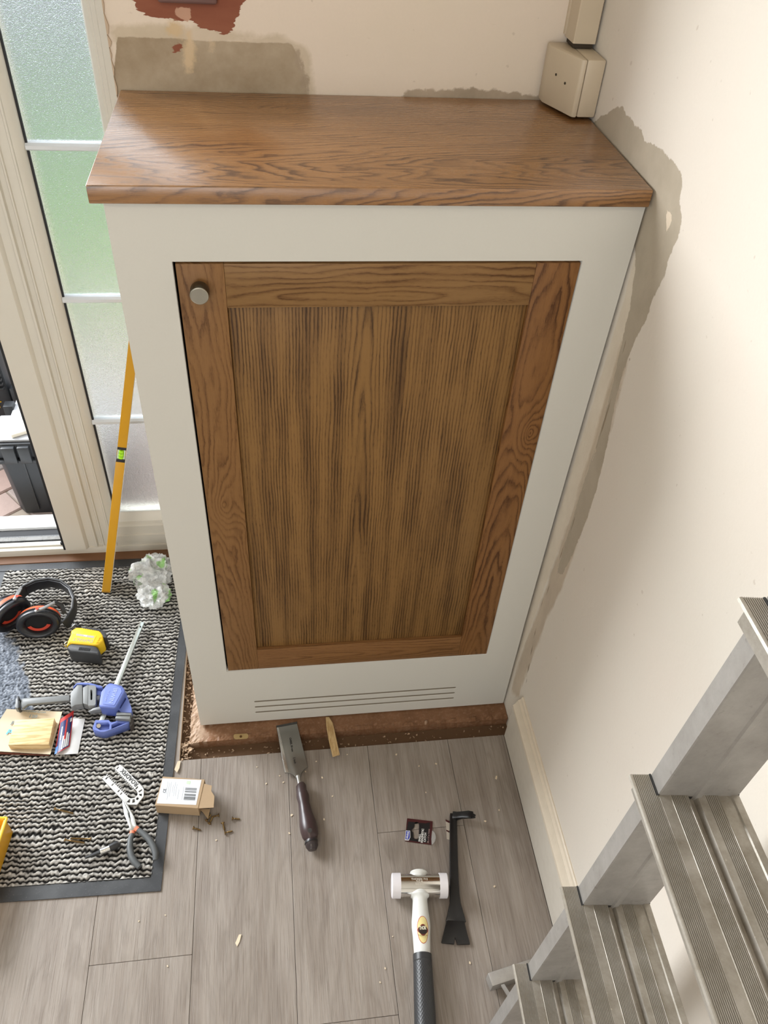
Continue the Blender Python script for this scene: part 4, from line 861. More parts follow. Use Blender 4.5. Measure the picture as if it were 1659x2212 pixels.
cl.ribbon('trigger', [(590,1105,.030),(680,1060,.034),(830,1030,.036),(950,1040,.030)], [0.002,0.006,0.008,0.008], 0.012, gry, org=Oc)
tail = [(645,1400),(700,1250),(960,1245),(1020,1300),(1130,1265),(1140,1230),(1380,1240),(1370,1300),(1330,1320),(880,1480),(800,1480),(650,1430)]
tj = cl.holes('tail_jaw', tail, [[(705,1390),(720,1300),(960,1290),(985,1330),(975,1430),(860,1450),(790,1450)], [(1020,1340),(1150,1280),(1310,1290),(1320,1300),(1010,1430)]], MZ, MZ+0.026, blue, org=Oc)
cl.poly('tail_floor', [(690,1400),(715,1290),(985,1290),(1150,1270),(1320,1290),(860,1460),(790,1460)], MZ+0.001, MZ+0.014, blue, 0.0005, org=Oc)
cl.tube('rivet', [(765,1365,MZ+.014),(765,1363,MZ+.0195)], 0.0045, steel, org=Oc, n=18)
cl.poly('tail_pad', [(1130,1090),(1420,1110),(1400,1150),(1110,1145)], MZ+0.002, MZ+0.034, gry, 0.0008, org=Oc); cl.poly('tail_pad', [(1110,1165),(1395,1170),(1385,1235),(1090,1215)], MZ+0.002, MZ+0.034, gry, 0.0008, org=Oc)
cl.poly('tail_pad_cap', [(1400,1140),(1450,1180),(1450,1330),(1380,1390),(1370,1240)], MZ, MZ+0.022, flat('pad_brown', (0.05, 0.04, 0.035), 0.6), 0.002, org=Oc)
cl.tube('screw_boss', [(1335,1052,MZ+.020),(1335,1050,MZ+.0215)], 0.0032, flat('clamp_blue_light', ()), org=Oc, n=16)

# ================================================================== sanding sheet, block, cards
Ob = (0, 1500, 8.295)
ss = G('sanding_sheet', 'curled beige abrasive sheet printed 120, lying under the wood block', 'sandpaper', at(60, 1585, MZ))
def sheet(g_, nm, c00, c10, c11, c01, zf, mat, nu_=16, nv_=12, th=0.0005, org=Ob, parent=None):
    """bilinear sheet between four picked corners, zf(u,v) gives the height"""
    k = org[2]; base = [at(org[0]+x/k, org[1]+y/k, MZ) for x, y in (c00, c10, c11, c01)]
    vs = []; 
    for j in range(nv_+1):
        for i in range(nu_+1):
            u, v = i/nu_, j/nv_; p = base[0]*(1-u)*(1-v)+base[1]*u*(1-v)+base[2]*u*v+base[3]*(1-u)*v; z = zf(u, v)
            q = at(*_proj(Vector((p.x, p.y, MZ))), MZ+z); vs.append((q.x-g_.b.x, q.y-g_.b.y, z+MZ-g_.b.z))
    N_ = len(vs); vs += [(x, y, z-th) for x, y, z in vs]; fs = []
    for j in range(nv_):
        for i in range(nu_):
            a = j*(nu_+1)+i; fs.append((a, a+1, a+nu_+2, a+nu_+1)); fs.append((N_+a, N_+a+nu_+1, N_+a+nu_+2, N_+a+1))
    rim = [i for i in range(nu_+1)] + [j*(nu_+1)+nu_ for j in range(1, nv_+1)] + [nv_*(nu_+1)+i for i in range(nu_-1, -1, -1)] + [j*(nu_+1) for j in range(nv_-1, 0, -1)]
    for a, b in zip(rim, rim[1:]+rim[:1]): fs.append((a, N_+a, N_+b, b))
    return MB().add(vs, fs).build(nm, mat, parent or g_.o, sharp=50)
m_sand = flat('abrasive_backing', (0.60, 0.50, 0.36), 0.7, var=0.05); 
sheet(ss, 'sheet', (-350,1000), (900,1075), (1115,310), (120,262), lambda u, v: 0.0012 + 0.017*max(0, 0.22-v)**1.0*2.2*min(1, 1.5-u) + 0.016*max(0, v-0.72)*2 + 0.012*max(0, u-0.86)*4, m_sand)
sheet(ss, 'abrasive_face', (-350,1012), (890,1087), (880,1100), (-350,1060), lambda u, v: 0.0072*(1-v)*min(1, 1.5-u)+0.0003, flat('abrasive_red', (0.17, 0.05, 0.03), 0.9, bump=0.5), 10, 3)
gp = flat('print_slate', (0.16, 0.19, 0.18), 0.6); sky = flat('print_sky_blue', (0.10, 0.42, 0.72), 0.5)
ss.text('120', (590,395), MZ+0.0095, 0.010, (700,402), gp, org=Ob, sx=1.25); ss.text('www.pointer.eu.com', (605,305), MZ+0.0125, 0.0062, (875,325), gp, org=Ob)
ss.text('P', (165,680), MZ+0.003, 0.017, (200,690), sky, org=Ob, sx=1.3); ss.text('P', (225,520), MZ+0.003, 0.013, (255,525), gp, org=Ob)
pine = NT('pine_block'); v = pine.coord(scale=(1, 1, 1)); wv = pine.noise(pine.coord(scale=(0.12, 1, 1), rot=(0, 0, 0.15)), 170, 3, 0.5, 0.4)
pine.set(pine.mix(pine.ramp(wv, [(0.46, 0), (0.62, 1)]), (0.78, 0.60, 0.33), (0.60, 0.41, 0.19)), 0.6, 0, 0.3)
wbk = G('wood_block', 'pale pine block resting on the abrasive sheet at the left edge', 'wood block', at(70, 1585, MZ+0.0025))
wbk.poly('block', [(265,455),(975,422),(875,892),(145,905)], MZ+0.0022, MZ+0.0235, pine.m, 0.0008, org=Ob, taper=0.0)
navy = flat('card_navy', (0.022, 0.030, 0.13), 0.35); redc = flat('card_red', (0.50, 0.035, 0.03), 0.35); wht = flat('card_white', (0.74, 0.74, 0.74), 0.45)
gc = G('white_card', 'bent white card lying under the navy packet beside the wood block', 'card', at(152, 1592, MZ))
sheet(gc, 'card', (1000,1085), (1395,1060), (1525,435), (1150,430), lambda u, v: 0.001+0.007*math.sin(math.pi*u)*(1-.5*v), wht, 12, 4)
hc = G('hook_packet', 'small navy and red packaging card propped between the abrasive sheet and the white card', 'packaging', at(140, 1590, MZ))
zf = lambda u, v: 0.0085+0.006*math.sin(math.pi*u)+0.012*v*v
sheet(hc, 'card', (975,1075), (1250,930), (1325,285), (1085,440), zf, redc)
def sub(nm, us_, m_, dz=0.0006):  # patch of the packet face: (u0,u1,v0,v1)
    u0, u1, v0, v1 = us_; C4 = [(975,1075),(1250,930),(1325,285),(1085,440)]
    f_ = lambda u, v: tuple(C4[0][k]*(1-u)*(1-v)+C4[1][k]*u*(1-v)+C4[2][k]*u*v+C4[3][k]*(1-u)*v for k in (0, 1))
    sheet(hc, nm, f_(u0,v0), f_(u1,v0), f_(u1,v1), f_(u0,v1), lambda u, v: zf(u0+(u1-u0)*u, v0+(v1-v0)*v)+dz, m_, 6, 5, th=0.0002)
sub('printed_panel', (0.06, 0.93, 0.03, 0.88), navy); sub('logo_patch', (0.0, 0.17, 0.0, 0.20), flat('card_blue_logo', (0.10, 0.25, 0.60), 0.4), 0.0012)
sub('red_stripe', (0.50, 0.62, 0.28, 0.86), redc, 0.0012); sub('white_panel', (0.80, 0.94, 0.72, 0.82), wht, 0.0012)
sub('picture_hook', (0.22, 0.30, 0.34, 0.72), wht, 0.0012); sub('text_line', (0.40, 0.50, 0.04, 0.42), wht, 0.0012); sub('text_line', (0.55, 0.62, 0.06, 0.30), wht, 0.0014); sub('text_line', (0.66, 0.76, 0.06, 0.46), wht, 0.0012); sub('text_line', (0.80, 0.87, 0.06, 0.40), wht, 0.0012)

# ================================================================== U-shaped packer
Or = (210, 1640, 6.144)
rf = G('plastic_packer', 'white U shaped plastic packer lying on the mat above the pliers', 'packer', at(270, 1700, MZ))
wpl = flat('packer_white', (0.58, 0.58, 0.57), 0.45, var=0.03)
outer = [(65,255),(122,212),(414,506),(445,520),(498,512),(535,474),(532,436),(514,408),(250,142),(235,125),(300,68),(360,115),(596,362),(620,402),(615,492),(528,600),(395,604),(340,545)]
def q4(x, y, w_, h_, a=45):
    c1, s1 = math.cos(R_(a)), math.sin(R_(a)); return [(x+u*c1-v*s1, y+u*s1+v*c1) for u, v in ((-w_/2,-h_/2),(w_/2,-h_/2),(w_/2,h_/2),(-w_/2,h_/2))]
hs = [q4(272,115,16,40,42), q4(125,250,18,42,42), q4(205,335,16,38,42), q4(285,420,16,38,42), q4(318,455,16,38,42), q4(525,378,18,44,40), q4(178,292,5,6)]
hs += [[(545,425),(590,395),(598,410),(560,440)], [(552,462),(592,455),(590,490),(560,480)], [(518,512),(538,500),(555,520),(535,545),(515,535)], [(470,530),(498,528),(500,570),(462,580)], [(440,532),(432,575),(385,570),(425,528)]]
for i in range(15): rf.ribbon('tooth', [(124+i*19.3, 214+i*19.3, MZ+.002), (142+i*19.3, 199+i*19.3, MZ+.002)], 0.0012, 0.0035, wpl, org=Or, bevel=0)
for i in range(14): rf.ribbon('tooth', [(254+i*18.6, 146+i*18.9, MZ+.002), (238+i*18.6, 160+i*18.9, MZ+.002)], 0.0012, 0.0035, wpl, org=Or, bevel=0)
rf.holes('packer', outer, hs, MZ, MZ+0.004, wpl, org=Or)
rf.text('ROADFIX', (428,243), MZ+0.0042, 0.0120, (378,193), flat('letter_cut', (0.04, 0.04, 0.04), 0.6), org=Or, sx=1.0)

# ================================================================== pliers
pl = G('needle_nose_pliers', 'long nose pliers with grey handles lying open across the mat edge', 'pliers', at(290, 1790, MZ))
ps = flat('plier_steel', (0.60, 0.60, 0.58), 0.25, 0.85, var=0.06); hg = flat('handle_grey', (0.085, 0.092, 0.095), 0.5); cuf = flat('cuff_orange', (0.72, 0.22, 0.12), 0.5)
pl.poly('jaw', [(333,548),(345,545),(415,700),(432,770),(440,820),(490,900),(495,950),(430,965),(425,900),(385,800),(355,720),(340,620)], MZ, MZ+0.010, ps, 0.0015, org=Or, taper=0)
pl.poly('jaw', [(347,545),(372,560),(420,630),(490,760),(500,790),(520,880),(550,915),(505,950),(470,880),(445,820),(440,770),(424,700)], MZ, MZ+0.011, ps, 0.0015, org=Or)
pl.poly('pivot_slot', [(404,712),(412,708),(432,770),(424,776)], MZ+0.011, MZ+0.0113, black, 0, org=Or)
pl.tube('handle', [(463,985,.016),(440,1060,.016),(432,1180,.016),(452,1290,.016),(500,1370,.016),(562,1432,.016)], [0.0048,0.0056,0.0062,0.0064,0.0064,0.0050], hg, org=Or, flat=(1,0.8))
pl.tube('handle', [(535,930,.016),(610,985,.016),(690,1065,.016),(745,1160,.016),(775,1250,.016),(772,1340,.015)], [0.0048,0.0056,0.0062,0.0064,0.0062,0.0048], hg, org=Or, flat=(1,0.8))
pl.tube('cuff', [(466,955,.016),(462,990,.016)], 0.0052, cuf, org=Or, flat=(1,0.8)); pl.tube('cuff', [(508,912,.016),(540,936,.016)], 0.0052, cuf, org=Or, flat=(1,0.8))

# ================================================================== screw box
sb = G('screw_box', 'small torn cardboard box of screws with a white barcode label, on the mat corner', 'box', at(400, 1735, 0.003))
card = flat('kraft_card', (0.40, 0.28, 0.165), 0.7, var=0.06); kz = 0.036
sb.poly('carton', [(870,228),(1428,268),(1340,652),(765,612)], 0.004, kz, card, 0.0006, org=Or, seg=1)
sb.holes('label', [(868,255),(1384,276),(1312,606),(790,585)], [], kz, kz+0.0003, flat('label_white', (0.72, 0.75, 0.80), 0.4), org=Or)
ink = flat('label_ink', (0.16, 0.17, 0.18), 0.5)
random.seed(3)
for i in range(24):   # barcode bars
    t_ = i/24; x = 1.0; a = (1172-t_*28, 372+t_*175); 
    if random.random() < 0.25: continue
    b_ = (a[0]+152, a[1]+8); sb.ribbon('barcode_bar', [(a[0], a[1], kz+.0005), (b_[0], b_[1], kz+.0005)], random.choice([.0004, .0007, .001]), 0.0001, ink, org=Or, bevel=0)
for i, (x, y, L_) in enumerate([(940,290,180),(960,310,230),(985,300,200),(1010,340,110),(1040,300,190),(1060,330,160),(1085,400,130),(1150,360,180)]):
    sb.ribbon('print_line', [(x, y, kz+.0005), (x-L_*0.16, y+L_, kz+.0005)], 0.0005, 0.0001, flat('label_ink_light', (0.42, 0.44, 0.46), 0.5), org=Or, bevel=0)
sb.text('CE', (895,420), kz+.0005, 0.0075, (908,360), ink, org=Or)
sb.holes('green_mark', [(1190,285),(1240,288),(1232,330),(1184,326)], [], kz+.0003, kz+.0006, flat('mark_green', (0.55, 0.80, 0.50), 0.5), org=Or)
sb.poly('flap', [(1412,322),(1522,350),(1512,420),(1556,490),(1545,640),(1340,652),(1372,480)], kz-0.002, kz-0.001, card, 0, org=Or)
sb.poly('flap', [(1345,655),(1500,660),(1470,790),(1400,700)], 0.008, 0.010, card, 0, org=Or); sb.poly('inner_dark', [(1345,655),(1490,655),(1500,720),(1420,730)], 0.0045, 0.006, flat('box_inside', (0.03, 0.022, 0.015), 0.9), 0, org=Or)
# ================================================================== screws
brass = flat('screw_brass', (0.26, 0.17, 0.07), 0.35, 0.8, var=0.15)
def screw_me(L_, r, hr):
    prof = [(0.0002,0),(r*0.75,0.0015)]; z_ = 0.0018
    while z_ < L_*0.72: prof += [(r*1.25, z_), (r*0.8, z_+r*0.55)]; z_ += r*1.1
    prof += [(r*0.8, L_-0.0028), (hr, L_-0.0006), (hr, L_), (hr*0.35, L_), (hr*0.2, L_-0.0010)]
    me = MB().lathe([(a, z) for a, z in prof], 10).mesh('screw', sharp=60); me.materials.append(brass); return me
m_short = screw_me(0.0165, 0.0016, 0.0040); m_long = screw_me(0.040, 0.0017, 0.0037)
def screw(me, head, tip, z, label, group, zh=0.004):
    a = at(*tip, z+0.0022); b = at(*head, z+zh); d = (b-a).normalized()
    o = D.objects.new('screw', me); COL.objects.link(o); o.location = b - d*(0.0165 if me is m_short else 0.040); o.rotation_euler = d.to_track_quat('Z', 'Y').to_euler()
    tag(o, label, 'screw', group)
gs = 'short brass screws spilled beside the carton'
for h, t_, l_ in [((417,1788),(430,1792),'short brass screw lying alone below the left part of the carton'),
    ((452,1779),(459,1765),'short brass screw by the torn flap, head towards the camera'), ((446,1773),(454,1762),'short brass screw touching the torn flap on the carton side'),
    ((473,1761),(461,1764),'short brass screw nearest the torn flap, pointing at the box'), ((501,1768),(515,1769),'short brass screw lying farthest right of the spilled ones'),
    ((481,1777),(484,1790),'short brass screw standing almost upright in the middle of the spill'), ((485,1799),(498,1796),'short brass screw lying lowest, just under the near upright one')]:
    screw(m_short, h, t_, 0.0, l_, gs)
for h, t_, l_ in [((118,1747),(155,1756),'long brass screw lying alone on the mat'), ((196,1812),(144,1811),'upper one of two long brass screws lying together on the mat'), ((140,1814),(178,1820),'lower one of two long brass screws lying together on the mat')]:
    screw(m_long, h, t_, MZ-0.001, l_, 'long brass screws on the mat')
# ================================================================== bit holder
bh = G('bit_holder', 'black and silver screwdriver bit holder lying on the mat left of the pliers', 'bit holder', at(222, 1838, MZ))
bh.tube('shank', [(184,1853,.013),(206,1844.5,.0135),(220,1839,.014)], [0.0026,0.0040,0.0046], black, n=6); bh.tube('sleeve', [(217,1840,.014),(240,1831,.014)], 0.0058, steel, n=16); bh.tube('collar', [(237,1832,.014),(250,1826,.014),(256,1823.5,.014)], [0.0072,0.0080,0.0070], black, n=16); bh.tube('collar_ring', [(249,1827,.014),(258,1829,.010)], [0.005,0.0065], black, n=12)
# ================================================================== yellow bin
yb0 = at(28, 1797, MZ); yd = (at(0, 1885, MZ)-yb0).normalized(); yn = Vector((yd.y, -yd.x, 0)); 
if yn.x > 0: yn = -yn
yb = thing('storage_bin', 'yellow plastic storage bin at the left edge of the mat', 'bin', yb0)
hz = 0.055; A = lambda a, b, z: tuple(yd*a + yn*b + Vector((0,0,z)))
yp = flat('bin_yellow', (0.80, 0.40, 0.012), 0.4, var=0.03)
def wallq(p, q, t_, nm):
    P0, P1 = Vector(p), Vector(q); dn = (P1-P0).normalized(); nn_ = Vector((-dn.y, dn.x, 0))*t_
    vs = [P0, P1, P1+nn_, P0+nn_]; return MB().prism([(v_.x, v_.y) for v_ in vs], 0, hz).build(nm, yp, yb, bevel=0.0006)
Lb, Wb = 0.20, 0.13
wallq(A(0,0,0), A(Lb,0,0), -0.0025, 'wall'); wallq(A(Lb,0,0), A(Lb,Wb,0), -0.0025, 'wall'); wallq(A(Lb,Wb,0), A(0,Wb,0), -0.0025, 'wall'); wallq(A(0,Wb,0), A(0,0,0), -0.0025, 'wall')
MB().prism([A(0,0,0)[:2], A(Lb,0,0)[:2], A(Lb,Wb,0)[:2], A(0,Wb,0)[:2]], 0, 0.002).build('base', yp, yb)
rimc = [A(-.002,-.002,hz), A(Lb+.002,-.002,hz), A(Lb+.002,Wb+.002,hz), A(-.002,Wb+.002,hz), A(-.002,-.002,hz)]
MB().tube(rimc, 0.0026, 8).build('rim', flat('rim_yellow', (0.88, 0.62, 0.05), 0.35), yb)

# ================================================================== chisel
O6 = (360, 1440, 3.95)
ch = G('wood_chisel', 'wide wood chisel with a brown plastic handle, tip on the concrete slab', 'chisel', at(640, 1690, 0.0))
bl = flat('blade_steel', (0.30, 0.30, 0.285), 0.3, 0.9, var=0.05)
ch.poly('blade', [(937,520),(1113,487),(1203,855),(1172,875),(1148,910),(1138,955),(1106,955),(1090,930),(1065,912),(1030,904),(1008,905)], 0.0085, 0.0125, bl, 0.0009, org=O6)
ch.poly('cutting_bevel', [(935,503),(1115,468),(1113,489),(937,522)], 0.0085, 0.0095, flat('bevel_dark', (0.10, 0.10, 0.10), 0.2, 0.9), 0.0003, org=O6)
ch.poly('side_facet', [(940,520),(955,518),(1042,900),(1010,903)], 0.0118, 0.0128, steel, 0.0003, org=O6)
ch.tube('neck', [(1122,935,.0105),(1128,975,.013),(1140,1030,.016)], [0.0042,0.0038,0.0042], steel, org=O6)
hb = flat('handle_brown', (0.050, 0.030, 0.030), 0.32, var=0.1)
hp = [(1141,1010,.0165,.0092),(1146,1018,.0170,.0105),(1152,1068,.0172,.0108),(1156,1078,.0172,.0118),(1162,1110,.0172,.0130),(1172,1170,.0170,.0112),(1188,1260,.0172,.0138),(1205,1340,.0176,.0172),(1217,1400,.0178,.0176),(1226,1450,.0176,.0158),(1231,1476,.0170,.0120)]
ch.tube('handle', [q[:3] for q in hp], [q[3] for q in hp], hb, org=O6, n=20, sharp=60)
ch.tube('end_cap', [(1231,1478,.017),(1234,1490,.017),(1240,1535,.016),(1244,1565,.0155)], [0.0118,0.0130,0.0122,0.0080], flat('cap_dark', (0.035, 0.025, 0.026), 0.3), org=O6, n=20, sharp=50)
ch.tube('cap_ring', [(1233,1496,.017),(1235,1506,.017)], [0.0133,0.0133], black, org=O6, n=20)
ch.tube('hang_hole', [(1221,1396,.0340),(1221,1396.5,.0362)], 0.0042, black, org=O6, n=16)
etch = flat('etched_black', (0.02, 0.02, 0.02), 0.5)
ch.text('CHISEL 50 mm', (1064,665), 0.0129, 0.0055, (1076,730), etch, org=O6, t=0.00005); ch.text('2 inch', (1092,800), 0.0129, 0.006, (1102,850), etch, org=O6, t=0.00005)
# ================================================================== sliver, brass plate
sv = G('wood_sliver', 'pale split wood sliver leaning from the floor onto the concrete slab', 'wood offcut', at(718, 1610, 0.0))
spl = NT('split_wood'); wv = spl.noise(spl.coord(scale=(1, 0.15, 1)), 330, 3, 0.5); spl.set(spl.mix(spl.ramp(wv, [(0.4, 0), (0.6, 1)]), (0.60, 0.43, 0.22), (0.44, 0.28, 0.12)), 0.7, 0, 0.3)
sv.poly('sliver', [(1357,430),(1385,428),(1418,480),(1436,560),(1462,680),(1476,745),(1416,762),(1395,680),(1378,600),(1362,500)], 0.008, 0.0135, spl.m, 0.0006, org=O6)
bp_ = G('brass_plate', 'small oblong brass strike plate lying on the concrete slab left of the chisel', 'metal plate', at(520, 1590, 0.0066))
brp = flat('brass_plate', (0.50, 0.36, 0.17), 0.35, 0.7)
bp_.holes('plate', [(570,598),(572,584),(582,576),(684,571),(695,580),(698,594),(692,608),(680,614),(588,619),(575,612)], [], 0.0068, 0.0084, brp, org=O6)
bp_.tube('screw_head', [(633,597,.0084),(633,596,.0092)], 0.0028, flat('screw_dark', (0.12, 0.06, 0.02), 0.4, 0.7), org=O6); bp_.tube('rivet', [(680,593,.0084),(680,592.6,.0088)], 0.0009, brp, org=O6, n=8); bp_.tube('rivet', [(588,597,.0084),(588,596.6,.0088)], 0.0009, brp, org=O6, n=8)
# ================================================================== packaging card on the vinyl
O7 = (780, 1700, 4.32)
pk = G('catch_packet', 'black and maroon hanging card packet with white words, left of the pry bar', 'packaging', at(905, 1795, 0.0))
hole = [(500,345),(510,328),(525,326),(538,338),(541,360),(538,470),(525,484),(500,483),(489,470),(487,425),(474,412),(474,398),(490,385),(498,370)]
c4 = [(430,292),(668,320),(657,540),(408,505)]
pk.holes('card', c4, [hole], 0.0006, 0.0014, flat('card_maroon', (0.055, 0.008, 0.010), 0.4), org=O7)
pk.holes('black_panel', [(440,322),(600,340),(642,330),(640,525),(410,495),(425,400)], [[(x+(x-508)*0.03, y+(y-405)*.02) for x, y in hole]], 0.0014, 0.0016, flat('card_black', (0.008, 0.008, 0.010), 0.4), org=O7)
pk.holes('logo_badge', [(418,405),(458,408),(460,470),(445,500),(408,498)], [], 0.0016, 0.0018, wht, org=O7); pk.holes('logo_badge', [(422,410),(452,412),(455,468),(443,490),(413,488)], [], 0.0018, 0.0020, flat('badge_blue', (0.02, 0.04, 0.38), 0.4), org=O7)
pk.text('Wickes', (434,450), 0.0021, 0.0058, (438,400), white, org=O7, sx=0.85)
for s_, x, y, sz in (('SMALL', 548, 474, .0056), ('MAGNETIC', 573, 455, .0058), ('CATCH', 598, 470, .0056)): pk.text(s_, (x, y), 0.0018, sz, (x+4, y-50), white, org=O7)
pk.text('38 x 17 x 11mm', (630,458), 0.0018, 0.0044, (634,408), flat('print_pink', (0.55, 0.35, 0.33), 0.5), org=O7)
clr = NT('clear_blister'); clr.set((0.7, 0.7, 0.68), 0.12, 0, 0.6, Alpha=0.30)
pk.poly('blister_edge', [(664,400),(690,425),(700,470),(690,505),(662,540),(655,480)], 0.001, 0.006, clr.m, 0.0015, org=O7)
sc_card = G('small_card', 'small striped card corner showing from beneath the black pry bar', 'card', at(967, 1790, 0.0))
sc_card.holes('card', [(788,303),(850,330),(850,500),(800,484),(797,400)], [], 0.0004, 0.0012, flat('card_cream', (0.52, 0.46, 0.38), 0.5), org=O7)
sc_card.holes('maroon_stripe', [(787,302),(850,330),(850,350),(790,320)], [], 0.0012, 0.0014, flat('card_maroon', ()), org=O7); sc_card.holes('maroon_stripe', [(795,398),(850,425),(850,440),(796,412)], [], 0.0012, 0.0014, flat('card_maroon', ()), org=O7)
# ================================================================== pry bar
n = NT('black_enamel'); f = n.noise(n.coord(), 60, 5, 0.75); mp_ = n.n('ShaderNodeSeparateXYZ'); n.l(n.coord(), mp_.inputs[0])
n.set(n.mix(n.ramp(f, [(0.66, 0), (0.80, 0.7)]), (0.009, 0.009, 0.010), (0.13, 0.12, 0.11)), 0.28, 0, 0.5); m_pry = n.m
pr = G('pry_bar', 'black steel pry bar with a flared split blade, right of the mallet', 'pry bar', at(985, 1900, 0.0))
pr.ribbon('shank', [(859,256,.009),(861,500,.009),(865,800,.0085),(872,1000,.008),(877,1090,.0072),(881,1170,.0052),(884,1260,.0032)], [.0140,.0150,.0165,.0180,.0205,.0290,.0385], [.013,.013,.012,.011,.0095,.0075,.0055], m_pry, org=O7, bevel=0.0018)
pr.poly('blade', [(812,1190),(950,1190),(980,1320),(1019,1466),(896,1469),(886,1425),(877,1405),(868,1466),(748,1452),(775,1340)], 0.001, 0.0062, m_pry, 0.0018, org=O7)
pr.poly('worn_edge', [(750,1446),(866,1458),(866,1467),(748,1455)], 0.0006, 0.0040, steel, 0, org=O7); pr.poly('worn_edge', [(896,1461),(1016,1459),(1018,1468),(896,1470)], 0.0006, 0.0040, steel, 0, org=O7)
pr.ribbon('claw', [(860,272,.010),(900,270,.014),(950,262,.022),(1000,258,.030),(1040,262,.034)], [0.016,0.014,0.0135,0.0155,0.0145], [0.012,0.010,0.007,0.005,0.004], m_pry, org=O7, bevel=0.001)
pr.ribbon('claw_tip', [(1036,258,.034),(1070,266,.0345)], [0.0065,0.002], 0.003, m_pry, org=O7); pr.ribbon('claw_tip', [(1036,280,.034),(1068,284,.0345)], [0.0065,0.002], 0.003, m_pry, org=O7)
# ================================================================== mallet
ml = G('mallet', 'chrome headed mallet with white nylon faces and a black knurled grip', 'mallet', at(905, 1930, 0.0))
ny = flat('nylon_white', (0.76, 0.73, 0.75), 0.45, var=0.02); hwh = flat('handle_white', (0.74, 0.75, 0.72), 0.22, var=0.02)
chrome = flat('chrome', (0.78, 0.77, 0.75), 0.07, 1.0, var=0.0)
zc = 0.0235
ml.tube('head', [(366,921,zc),(735,921,zc)], 0.0205, chrome, org=O7, n=48)
ml.tube('face', [(284,921,zc),(290,921,zc),(366,921,zc)], [0.0195,0.0220,0.0222], ny, org=O7, n=48); ml.tube('face', [(728,921,zc),(798,921,zc),(805,921,zc)], [0.0222,0.0220,0.0195], ny, org=O7, n=48)
hh_ = [(538,842,.0105),(538,812,.0150),(536,800,.0120)]
a_ = at(780+543/4.32, 1700+921/4.32, zc) - ml.b; b_ = at(780+603/4.32, 1700+2300/4.32, zc) - ml.b; ax = (b_-a_).normalized()
Mh = Matrix.Translation(a_) @ ax.to_track_quat('Z', 'Y').to_matrix().to_4x4()
def hl(nm, prof, m_, nn=36, sharp=50): mb = MB(); mb.T = Mh; mb.lathe(prof, nn); return mb.build(nm, m_, ml.o, sharp=sharp)
hl('handle', [(0.0165,-0.0245),(0.0172,-0.0225),(0.0150,-0.0195),(0.0140,0.0),(0.0185,0.0190),(0.0160,0.0215),(0.0140,0.0235),(0.0138,0.030),(0.0152,0.048),(0.0170,0.064),(0.0172,0.074),(0.0158,0.090),(0.0150,0.110),(0.0146,0.124)], hwh)
n = NT('knurled_rubber'); v = n.coord(); sx_ = n.n('ShaderNodeAttribute'); sx_.attribute_name = 'kn'
n.set((0.028, 0.029, 0.031), 0.38, 0, 0.5)
mb = MB(); mb.T = Mh; prof = []; NR = 200; NA = 96; vs = []; fs = []
for j in range(NR+1):
    h_ = 0.119 + 0.19*j/NR; r0 = 0.0162 + 0.003*min(1, j/150)
    for k in range(NA):
        a = 2*math.pi*k/NA; kx = a*16/ (2*math.pi)*1.5; ky = h_/0.0032*0.5
        d = (abs(((kx+ky) % 1)-.5) + abs(((kx-ky) % 1)-.5)); rr = r0 + (0.0006*(d-.5) if j > 12 else 0.0004)
        vs.append((rr*math.cos(a), rr*math.sin(a), h_))
for j in range(NR):
    for k in range(NA): fs.append((j*NA+k, j*NA+(k+1) % NA, (j+1)*NA+(k+1) % NA, (j+1)*NA+k))
fs += [tuple(range(NA))[::-1], tuple(range(NR*NA, (NR+1)*NA))]
mb.add(vs, fs); mb.build('grip', n.m, ml.o, sharp=60)
# sticker wrapped on the handle: ellipse discs following the round surface
def sticker(nm, rx, ry, dr, m_, z0=0.083, star=None):
    up = Mh.to_3x3().inverted() @ (CP-(ml.b+a_+ax*0.083)).normalized(); th0 = math.atan2(up.y, up.x) - 0.20; 
    vs = [( (0.0166+dr)*math.cos(th0), (0.0166+dr)*math.sin(th0), z0)]; K = 32
    def rad(h): return 0.0172-0.0014*max(0, (h-0.074))/0.016 + dr if h < .090 else 0.0158-0.0008*(h-.09)/.02+dr
    rings = 4
    for q in range(1, rings+1):
        for i in range(K):
            a = 2*math.pi*i/K; f_ = q/rings*(star(a) if star else 1); x = rx*math.cos(a)*f_; h = z0+ry*math.sin(a)*f_; t_ = th0 + x/0.0165 
            vs.append((rad(h)*math.cos(t_), rad(h)*math.sin(t_), h))
    fs = [(0, 1+i, 1+(i+1) % K) for i in range(K)]
    for q in range(rings-1):
        for i in range(K): fs.append((1+q*K+i, 1+(q+1)*K+i, 1+(q+1)*K+(i+1) % K, 1+q*K+(i+1) % K))
    m2 = MB(); m2.T = Mh; m2.add(vs, fs); return m2.build(nm, m_, ml.o)
sticker('sticker', 0.0108, 0.0228, 0.0003, flat('sticker_red', (0.50, 0.06, 0.02), 0.3)); sticker('sticker', 0.0098, 0.0218, 0.0004, flat('sticker_cream', (0.78, 0.66, 0.30), 0.3))
sh = lambda a: 1+0.10*math.cos(4*a)
sticker('badge', 0.0090, 0.0088, 0.0005, flat('badge_maroon', (0.20, 0.03, 0.02), 0.3), 0.0835, sh); sticker('badge', 0.0078, 0.0072, 0.0006, flat('badge_black', (0.02, 0.012, 0.01), 0.3), 0.0835)
ml.text('THOR', (574,1316), 0.0425, 0.0085, (640,1314), flat('print_cream', (0.85, 0.80, 0.62), 0.4), org=O7, sx=0.52)
ha, hb_ = at(780+366/4.32, 1700+921/4.32, zc), at(780+735/4.32, 1700+921/4.32, zc); hx = (hb_-ha).normalized()
